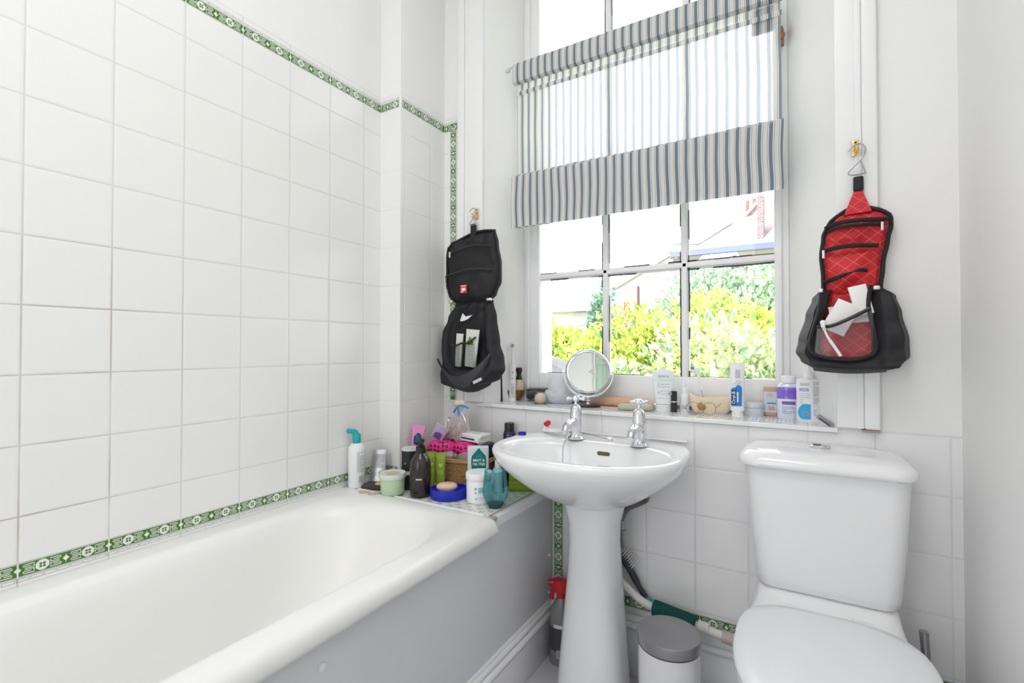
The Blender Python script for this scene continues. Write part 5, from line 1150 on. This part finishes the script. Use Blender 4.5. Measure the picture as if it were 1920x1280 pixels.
def pillow(w_, h, d_, seed): return rock(loft([rrect(-w_/2*a, w_/2*a, -dd, dd, zz, .004, 3) for a, dd, zz in ((1.0, .001, 0), (1.0, .0015, h*.06), (.94, d_*.7, h*.25), (.92, d_, h*.5), (.94, d_*.7, h*.75), (1.0, .0015, h*.94), (1.02, .001, h))]), .003, 50, seed)
t = thing('wipes_packet', 'bright pink flow-wrapped packet at the left end of the basket', 'packet', (-1.243, 1.385, ZL+.101), math.radians(38))
T = Matrix.Rotation(math.radians(6), 4, 'Y')
MB().add(pillow(.048, .100, .009, 2), T=T).build('wrapper', 'candy', t)
MB().add(wrap(([(-.012, -.020, 0), (0, -.026, 0), (.013, -.008, 0), (.012, .014, 0), (0, .022, 0), (-.013, .006, 0)], [tuple(range(6))]), .052, d=.0135), T=T).build('print', 'navy', t, recalc=False)
MB().add(wrap(lines2(.014, .030, 5, 51, .7), .052, d=.0142), T=T).build('lettering', 'tealp', t, recalc=False)
t = thing('sanitary_packet', 'lilac flow-wrapped packet lying on the pink pouch', 'packet', (-1.186, 1.428, ZL+.142), math.radians(8))
T = Matrix.Rotation(math.radians(28), 4, 'X') @ Matrix.Rotation(math.radians(38), 4, 'Y')
MB().add(pillow(.052, .086, .010, 7), T=T).build('wrapper', 'lilac', t)
MB().add(wrap(([(-.013, -.016, 0), (.012, -.018, 0), (.014, .012, 0), (0, .020, 0), (-.014, .010, 0)], [tuple(range(5))]), .044, d=.0140), T=T).build('print', mat('purple_print', (.22, .09, .38), .4), t, recalc=False)
t = thing('gift_box', 'small dark grey box tilted at the back of the heap', 'box', (-1.205, 1.500, ZL+.100), math.radians(20))
MB().add(box(-.030, .026, -.016, .016, 0, .118, .002), T=Matrix.Rotation(math.radians(24), 4, 'Y')).build('box', 'foil', t)
MB().add(box(.0262, .0268, -.0158, .0158, .002, .116), T=Matrix.Rotation(math.radians(24), 4, 'Y')).build('side', 'black', t)
# bag of cotton buds
t = thing('cotton_bud_bag', 'clear bag of pink cotton buds tied with a blue clip on the heap', 'bag', (-1.112, 1.468, ZL+.145), 0)
mb = MB(); rd = random.Random(5)
for i in range(70):
    c = Vector((rd.gauss(0, .016), rd.gauss(0, .010), .034+rd.gauss(0, .012))); d = Vector((rd.uniform(-.35, .75), rd.uniform(-.4, .4), rd.uniform(.4, 1.1))).normalized()*.034
    if (c-d).z < .004: c.z += .004-(c-d).z
    mb.add(tube([tuple(c-d), tuple(c-d*.8), tuple(c+d*.8), tuple(c+d)], [.0026, .0011, .0011, .0026], 6))
M['bud'] = mat('pale_pink_cotton', (.74, .60, .58), .8, var=.2, scale=60)
q = mb.build('cotton_buds', 'bud', t); q['kind'] = 'stuff'
prof = [(.010, .0015), (.040, .006), (.052, .030), (.044, .060), (.028, .085), (.012, .104), (.007, .112), (.016, .122), (.024, .132)]
v, f = loft([[(r*cos(2*PI*i/40)+z*.10, r*.75*sin(2*PI*i/40), z) for i in range(40)] for r, z in prof], True, False); MB().add(rock((v, f), .005, 45, 3)).build('clear_bag', 'film2', t)
M['skyblue'] = mat('sky_blue_plastic', (.02, .22, .62), .35)
MB().add(tube(spline([(-.010, -.008, .104), (.006, -.012, .122), (.024, -.008, .132), (.052, 0, .122)], 4), .0035, 8)).add(tube(spline([(.010, -.010, .120), (.016, -.010, .100), (.020, -.010, .092)], 4), .0042, 8)).build('clip', 'skyblue', t)
MB().add(box(-.012, .030, -.004, .000, .128, .150, .001), T=Matrix.Translation((.004, 0, 0))).build('header_card', 'cream', t)
# white cartons
for k, (dx, z, r_, lb) in enumerate(((0.0, 0, -12, 'flat white carton with a dark stripe, lower one on the pink pouch'), (.004, .0185, -4, 'flat white carton lying on top of the striped one'))):
    x, y = BP(.078+dx, -.002); t = thing('carton', lb, 'box', (x, y, ZL+.150+z), math.radians(r_))
    MB().add(box(-.052+.010*k, .048, -.030, .030, 0, (.018, .009)[k], .001)).build('box', 'white', t)
    if k == 0: MB().add(wrap(rect2(.072, .006, 2), .010, d=.0302, x0=-.008)).build('stripe', 'navy', t, recalc=False)
    else: MB().add(([(-.02, -.01, .0091), (.02, -.01, .0091), (.02, .01, .0091), (-.02, .01, .0091)], [(0, 1, 2, 3)])).build('print', 'ltgrey', t, recalc=False)

# ------------------------------------------------------------------ floor level
t = at('spray_bottle', 'grey trigger spray bottle with a red head behind the pedestal', 'bottle', -.703, 1.520, 0.0005, extra=math.radians(-10))
M['greybot'] = mat('smoky_grey_bottle', (.24, .24, .24), .2, coat=.4)
MB().add(lathe([(0, 0), (.038, 0), (.041, .005), (.041, .150), (.036, .185), (.020, .215), (.013, .225), (0, .225)], 36, 1, .7)).build('bottle_body', 'greybot', t)
MB().add(lathe([(0, .050), (.0415, .050), (.0415, .128), (0, .128)], 36, 1, .7)).build('label_panel', mat('charcoal_label', (.07, .07, .08), .4), t)
MB().add(wrap(rect2(.045, .012, 8), .134, R=.0418, sy=.7)).add(wrap(rect2(.024, .026, 5), .042, R=.0421, sy=.7)).build('white_band', 'white', t, recalc=False)
MB().add(wrap(barcode2(.020, .022), .042, R=.0424, sy=.7)).build('barcode', 'ink', t, recalc=False)
MB().add(lathe([(0, .224), (.0155, .224), (.0155, .242), (0, .243)], 24)).add(rock(lathe([(0, .238), (.024, .243), (.027, .262), (.022, .282), (0, .288)], 24, 1.35, .75), .001)).add(tube([(-.020, 0, .272), (-.046, -.004, .270)], [.012, .009], 14)).add(tube(spline([(-.018, 0, .255), (-.030, -.004, .240), (-.032, -.006, .215)], 4), [.009]*4+[.007]*5, 12)).build('trigger_head', 'red', t)
M['linerpink'] = mat('white_bin_enamel', (.82, .82, .84), .2, coat=.4)
t = thing('pedal_bin', 'small white pedal bin with a steel lid between basin and toilet', 'bin', (-.316, 1.400, .0005), face_cam(-.316, 1.400))
MB().add(lathe([(0, .0), (.085, 0), (.086, .003), (.086, .018), (0, .018)], 48)).build('base_ring', 'black', t)
MB().add(lathe([(0, .018), (.0835, .018), (.0835, .248), (0, .248)], 64)).build('bin_body', 'linerpink', t)
MB().add(lathe([(0, .250), (.0850, .250), (.0865, .252), (.0868, .276), (.0862, .2795), (.0845, .2805), (.081, .2795), (.04, .281), (0, .2815)], 64)).build('lid', 'steel', t)
MB().add(lathe([(0, .247), (.0845, .247), (.0845, .2505), (0, .2505)], 64)).build('seal', 'black', t)
MB().add(box(-.022, .022, -.112, -.080, .006, .014, .003)).build('pedal', 'steel', t)
# pipes along the wall
M['pipew'] = mat('white_pvc_pipe', (.74, .73, .70), .4)
M['foamg'] = mat('dark_green_foam', (.0, .075, .065), .8, var=.2, scale=120)
t = thing('waste_pipe', 'white waste pipe with a dark green foam sleeve along the wall foot', 'pipe', (-.35, 1.545, .25))
MB().add(tube(spline([(-.55, 1.545, .36), (-.50, 1.545, .318), (-.45, 1.543, .282), (-.40, 1.543, .262), (-.30, 1.543, .248), (-.235, 1.545, .236), (-.10, 1.548, .222)], 6), .0125, 14)).build('pipe', 'pipew', t, world=True)
MB().add(rock(tube([(-.395, 1.543, .262), (-.36, 1.543, .2585), (-.30, 1.543, .250), (-.270, 1.543, .245)], .024, 14), .002, 60)).build('foam_sleeve', 'foamg', t, world=True)
MB().add(lathe([(0, 0), (.0165, 0), (.0165, .012), (.015, .014), (.0165, .016), (.0165, .030), (0, .030)], 20), T=Matrix.Translation((-.262, 1.544, .243)) @ Matrix.Rotation(math.radians(96), 4, 'Y')).build('pipe_joint', 'pipew', t, world=True)
MB().add(lathe([(0, 0), (.0175, 0), (.0175, .05), (0, .05)], 20), T=Matrix.Translation((-.195, 1.5455, .231)) @ Matrix.Rotation(math.radians(95), 4, 'Y')).build('pipe_joint', mat('dirty_cream_plastic', (.50, .44, .38), .5, var=.2), t, world=True)
t = thing('dish_brush', 'dark handled scrubbing brush with white bristles propped behind the pedestal', 'brush', (-.46, 1.575, .28))
MB().add(tube(spline([(-.530, 1.575, .402), (-.500, 1.573, .378), (-.472, 1.572, .340), (-.448, 1.572, .300), (-.425, 1.572, .270)], 5), [.013]*8+[.011]*6+[.009]*7, 12)).build('handle', mat('dark_grey_rubber', (.04, .045, .05), .5), t, world=True)
MB().add(tube([(-.425, 1.572, .270), (-.395, 1.570, .245)], [.010, .012], 12)).build('grip', 'tealp', t, world=True)
mb = MB()
for i in range(9):
    for j in range(3):
        a = Vector((-.516+.0055*i, 1.566+.006*j, .398-.0050*i)); mb.add(tube([tuple(a), tuple(a+Vector((.020, 0, .026)))], .0018, 5))
mb.build('bristles', 'white', t, world=True)
t = thing('supply_hose', 'braided metal supply hose curving down from the basin to a valve', 'hose', (-.46, 1.50, .55))
def braid():
    m, nt, b = nodes('braided_steel'); tc = nt.nodes.new('ShaderNodeTexCoord'); wv_ = nt.nodes.new('ShaderNodeTexWave'); wv_.inputs['Scale'].default_value = 260; wv_.bands_direction = 'DIAGONAL'; nt.links.new(tc.outputs['Object'], wv_.inputs['Vector'])
    mx = nt.nodes.new('ShaderNodeMix'); mx.data_type = 'RGBA'; mx.inputs[6].default_value = (.06, .06, .06, 1); mx.inputs[7].default_value = (.40, .38, .37, 1); nt.links.new(wv_.outputs[0], mx.inputs[0]); nt.links.new(mx.outputs[2], b.inputs['Base Color']); b.inputs['Metallic'].default_value = .8; b.inputs['Roughness'].default_value = .4; return m
MB().add(tube(spline([(-.418, 1.470, .665), (-.408, 1.510, .632), (-.415, 1.540, .598), (-.445, 1.550, .576), (-.478, 1.552, .556), (-.495, 1.552, .528), (-.504, 1.552, .508)], 6), .0088, 14)).build('hose', braid(), t, world=True)
MB().add(lathe([(0, 0), (.012, 0), (.014, .003), (.014, .016), (.011, .018), (.011, .028), (.014, .030), (.014, .042), (.008, .046), (.008, .09), (0, .09)], 6), T=Matrix.Translation((-.502, 1.550, .513)) @ Matrix.Rotation(PI, 4, 'X') @ Matrix.Rotation(math.radians(6), 4, 'Y')).add(lathe([(0, 0), (.009, 0), (.009, .02), (0, .02)], 12), T=Matrix.Translation((-.512, 1.545, .475)) @ Matrix.Rotation(PI/2, 4, 'X')).build('valve', 'steel', t, world=True)
MB().add(tube(spline([(-.516, 1.548, .435), (-.515, 1.548, .40), (-.518, 1.548, .30), (-.52, 1.548, .02)], 5), .0085, 12)).add(rock(tube([(-.515, 1.548, .452), (-.513, 1.549, .418)], .013, 10), .003, 80)).build('pipe', mat('aged_cream_paint', (.50, .45, .26), .6, var=.4, scale=60), t, world=True)
t = thing('toilet_brush', 'steel toilet brush handle standing in its pot behind the toilet', 'toilet brush', (.272, 1.515, .0005))
MB().add(lathe([(0, 0), (.045, 0), (.046, .003), (.046, .11), (.040, .115), (0, .115)], 32)).build('pot', 'steel', t)
MB().add(tube([(0, 0, .11), (-.006, 0, .30), (-.012, 0, .395)], [.007, .0085, .0095], 16)).build('handle', 'steel', t)

# ------------------------------------------------------------------ outside
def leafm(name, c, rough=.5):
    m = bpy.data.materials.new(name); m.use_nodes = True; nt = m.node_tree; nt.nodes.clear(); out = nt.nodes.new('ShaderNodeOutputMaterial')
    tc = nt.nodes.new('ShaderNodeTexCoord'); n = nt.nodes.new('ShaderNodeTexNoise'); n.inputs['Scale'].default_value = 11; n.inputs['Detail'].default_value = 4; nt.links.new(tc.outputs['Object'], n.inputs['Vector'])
    mx = nt.nodes.new('ShaderNodeValToRGB'); e = mx.color_ramp.elements; e[0].position = .36; e[0].color = (c[0]*.24, c[1]*.38, c[2]*.55, 1); e[1].position = .64; e[1].color = (min(1, c[0]*1.1), min(1, c[1]*1.05), min(1, c[2]*1.6), 1)  # ramp puts whitish highlights and blue-green shade into the leaf colour
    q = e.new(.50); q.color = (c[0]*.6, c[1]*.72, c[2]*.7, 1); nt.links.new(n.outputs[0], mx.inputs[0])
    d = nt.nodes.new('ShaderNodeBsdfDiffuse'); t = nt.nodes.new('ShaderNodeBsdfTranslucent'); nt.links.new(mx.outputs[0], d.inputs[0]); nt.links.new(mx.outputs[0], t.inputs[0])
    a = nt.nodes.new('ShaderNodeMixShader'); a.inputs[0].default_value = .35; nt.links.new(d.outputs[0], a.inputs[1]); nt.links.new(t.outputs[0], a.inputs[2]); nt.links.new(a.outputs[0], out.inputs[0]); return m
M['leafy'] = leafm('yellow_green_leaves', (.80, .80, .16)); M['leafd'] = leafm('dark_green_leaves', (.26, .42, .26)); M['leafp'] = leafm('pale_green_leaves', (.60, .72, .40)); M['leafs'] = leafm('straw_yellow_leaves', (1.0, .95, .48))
M['bark'] = mat('bark', (.18, .13, .09), .9, var=.3, scale=30)
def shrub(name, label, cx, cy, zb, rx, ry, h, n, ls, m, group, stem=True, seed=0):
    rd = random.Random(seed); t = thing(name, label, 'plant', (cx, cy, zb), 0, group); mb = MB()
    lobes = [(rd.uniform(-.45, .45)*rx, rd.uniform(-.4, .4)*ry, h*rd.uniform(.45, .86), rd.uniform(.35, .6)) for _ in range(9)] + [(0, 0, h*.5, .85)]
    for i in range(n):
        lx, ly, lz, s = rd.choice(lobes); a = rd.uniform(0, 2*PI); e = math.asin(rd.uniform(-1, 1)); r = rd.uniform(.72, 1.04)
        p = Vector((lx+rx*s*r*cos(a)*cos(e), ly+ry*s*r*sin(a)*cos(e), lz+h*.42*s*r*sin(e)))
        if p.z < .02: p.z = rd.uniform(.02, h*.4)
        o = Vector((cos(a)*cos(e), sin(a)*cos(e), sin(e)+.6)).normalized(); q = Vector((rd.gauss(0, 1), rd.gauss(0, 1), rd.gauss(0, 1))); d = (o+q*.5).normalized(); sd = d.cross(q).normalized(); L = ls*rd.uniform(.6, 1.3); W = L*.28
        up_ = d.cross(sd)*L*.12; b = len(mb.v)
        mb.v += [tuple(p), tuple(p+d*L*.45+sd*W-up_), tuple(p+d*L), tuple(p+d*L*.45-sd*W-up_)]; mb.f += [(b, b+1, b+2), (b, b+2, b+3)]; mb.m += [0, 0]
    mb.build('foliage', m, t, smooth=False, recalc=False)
    mb = MB()
    for k in range(5): mb.add(tube(spline([(rd.uniform(-.05, .05), rd.uniform(-.05, .05), 0), (rd.uniform(-.3, .3)*rx, rd.uniform(-.3, .3)*ry, h*.4), (rd.uniform(-.6, .6)*rx, rd.uniform(-.5, .5)*ry, h*.8)], 3), [.03, .027, .024, .02, .016, .012, .008], 6))
    mb.build('stems', 'bark', t); return t
GZ = -0.6
struct(MB().add(grid(lambda u, v: (-22+34*u, YOUT+.0+30*v, GZ+.05*noise.noise(Vector((u*20, v*20, 0)))), 30, 30)).build('ground', mat('garden_lawn', (.50, .55, .30), .9, var=.3, scale=4), recalc=False))
G1 = 'shrubs below the window'
shrub('shrub', 'yellow-green leafy shrub seen through the lower left pane behind the mirror', -2.35, 5.2, GZ, 1.05, .75, 1.98, 9000, .095, 'leafy', G1, seed=1)
shrub('shrub', 'bright yellow-green shrub seen through the lower middle pane', -1.45, 5.0, GZ, .85, .75, 2.12, 9000, .095, 'leafy', G1, seed=2)
shrub('shrub', 'dense yellow shrub seen through the lower right pane', -.45, 4.9, GZ, .95, .75, 2.06, 9500, .090, 'leafy', G1, seed=3)
shrub('shrub', 'bluish dark green shrub low in the left pane beside the stone pillar', -1.75, 3.55, GZ, .45, .35, 1.48, 3400, .070, 'leafd', G1, seed=4)
shrub('shrub', 'straw-yellow low shrub filling the foot of the right pane', -.30, 3.4, GZ, .75, .45, 1.72, 7000, .075, 'leafs', G1, seed=5)
shrub('shrub', 'straw-yellow low shrub filling the foot of the middle pane', -.95, 3.6, GZ, .55, .45, 1.60, 5000, .075, 'leafs', G1, seed=9)
shrub('tree', 'pale green tree rising behind the shrubs in the right panes', -.75, 8.2, GZ, 1.55, 1.1, 3.10, 13000, .11, 'leafp', 'trees beyond the shrubs', seed=6)
shrub('tree', 'slender bluish green tree left of the white house', -3.85, 10.6, GZ, .35, .4, 3.2, 1800, .15, 'leafd', 'trees beyond the shrubs', seed=7)
shrub('tree', 'pale leafy tree by the low shed at the far left', -6.1, 12.0, GZ, .9, .8, 2.9, 2600, .18, 'leafp', 'trees beyond the shrubs', seed=8)
M['render'] = mat('white_render', (.50, .47, .465), .8); M['roof'] = mat('pale_roof_tiles', (.26, .225, .225), .8, var=.15, scale=3)
def brickm():
    m, nt, b = nodes('brickwork'); tc = nt.nodes.new('ShaderNodeTexCoord'); mp = nt.nodes.new('ShaderNodeMapping'); mp.inputs['Rotation'].default_value = (PI/2, 0, 0); nt.links.new(tc.outputs['Object'], mp.inputs[0])
    br = nt.nodes.new('ShaderNodeTexBrick'); br.inputs['Scale'].default_value = 4.4; br.inputs['Color1'].default_value = (.13, .09, .09, 1); br.inputs['Color2'].default_value = (.18, .13, .14, 1); br.inputs['Mortar'].default_value = (.30, .28, .29, 1); nt.links.new(mp.outputs[0], br.inputs['Vector']); nt.links.new(br.outputs[0], b.inputs['Base Color']); b.inputs['Roughness'].default_value = .9; return m
M['brick'] = brickm(); M['gutter'] = mat('blue_grey_gutter', (.085, .11, .20), .5)
h = thing('house', 'white rendered neighbouring house with a brick corner and hipped roof', 'house', (-2.5, 14.5, GZ))
MB().add(prism([(-4.62, 14, GZ), (-2.98, 14, GZ), (-2.98, 14, 3.66), (-3.35, 14, 3.60), (-4.62, 14, 2.95)], (0, 5, 0))).build('gable_wall', 'render', h, world=True, smooth=False)
MB().add(box(-2.98, -2.72, 13.98, 14.4, GZ, 3.62)).add(box(-2.72, .9, 14.6, 15.2, GZ, 3.62)).build('brick_wall', 'brick', h, world=True, smooth=False)
MB().add(prism([(-4.95, 13.85, 2.85), (-4.75, 13.85, 2.80), (-3.05, 13.85, 3.68), (-3.05, 13.85, 3.86)], (0, .2, 0))).build('bargeboard', mat('pale_blue_board', (.26, .275, .32), .6), h, world=True, smooth=False)
MB().add(box(-3.05, .9, 13.82, 13.98, 3.63, 3.78)).add(tube([(-1.45, 14.5, 3.63), (-1.45, 14.5, 1.0)], .05, 8)).build('gutter', 'gutter', h, world=True)
MB().add(([(-3.05, 13.9, 3.78), (1.2, 13.9, 3.78), (1.2, 17.5, 5.6), (-1.75, 16.6, 5.02), (-2.6, 15.8, 4.3), (-3.05, 17, 3.78)], [(0, 1, 2, 3, 4), (0, 4, 3, 5)])).add(prism([(-1.75, 16.6, 5.02), (1.2, 16.6, 5.02), (1.2, 17.5, 5.6), (-1.75, 17.5, 5.6)], (0, .1, .1))).build('lower_roof', 'roof', h, world=True, smooth=False)
MB().add(prism([(-1.70, 17.0, 4.9), (-.95, 17.0, 5.75), (1.2, 17.0, 5.75), (1.2, 17.0, 4.3), (-1.7, 17, 4.3)], (0, 1.5, 0))).build('upper_roof', 'roof', h, world=True, smooth=False)
MB().add(tube([(-1.72, 16.95, 4.92), (-.95, 16.95, 5.78)], .06, 6)).add(tube([(-3.0, 13.86, 4.02), (-2.62, 15.8, 4.33), (-1.75, 16.55, 5.05)], .05, 6)).build('ridge', 'greybot', h, world=True)
MB().add(box(-.92, -.76, 15.0, 15.5, 4.1, 5.35)).build('chimney', 'brick', h, world=True, smooth=False)
for x, z in ((-1.35, 5.9), (-1.15, 5.95)): MB().add(lathe([(0, 4.9), (.07, 4.9), (.05, z), (0, z)], 10, cx=x, cy=17.4)).build('chimney_pot', mat('terracotta', (.30, .10, .07), .8), h, world=True)
w1 = MB().add(box(-.95, .2, 14.52, 14.6, 2.9, 3.45)).add(box(-.95, -.2, 14.52, 14.6, 1.2, 2.3)).build('window', mat('pale_window', (.75, .78, .84), .2), h, world=True, smooth=False)
MB().add(tube([(-3.98, 13.96, GZ), (-3.98, 13.96, 2.9)], .035, 8)).build('drain_pipe', mat('red_brown_pipe', (.10, .04, .04), .6), h, world=True)
s = thing('garden_shed', 'low building with a dark eave at the far left of the view', 'shed', (-6.3, 15.5, GZ))
MB().add(box(-7.8, -5.2, 15, 17, GZ, 2.35)).build('wall', 'render', s, world=True, smooth=False); MB().add(box(-6.4, -5.6, 14.94, 15.0, 1.85, 2.28)).build('window', 'grey', s, world=True, smooth=False)
MB().add(prism([(-8.0, 14.7, 2.30), (-5.0, 14.7, 2.30), (-5.2, 16.5, 3.05), (-7.8, 16.5, 3.05)], (0, .1, .10))).build('roof', 'roof', s, world=True, smooth=False)
c = thing('brick_pier', 'little brick chimney stack with a red pot in front of the white house', 'chimney', (-3.65, 11.9, GZ))
MB().add(box(-3.85, -3.5, 11.8, 12.1, GZ, 2.02)).build('stack', 'brick', c, world=True, smooth=False); MB().add(lathe([(0, 2.02), (.09, 2.02), (.07, 2.2), (.08, 2.24), (0, 2.24)], 12, cx=-3.7, cy=11.95)).build('pot', mat('red_clay', (.35, .07, .05), .8), c, world=True)
c = thing('stone_pillar', 'weathered stone slab leaning outside the lower left pane', 'pillar', (-1.52, 2.95, GZ))
MB().add(rock(prism([(-1.78, 2.9, GZ), (-1.16, 2.9, GZ), (-1.20, 2.9, .86), (-1.45, 2.9, 1.00), (-1.62, 2.9, 1.06), (-1.78, 2.9, 1.10)], (0, .25, 0)), .01, 8)).build('stone', mat('grey_stone', (.13, .13, .14), .9, var=.3, scale=20, bump=.5, bscale=40), c, world=True, smooth=False)
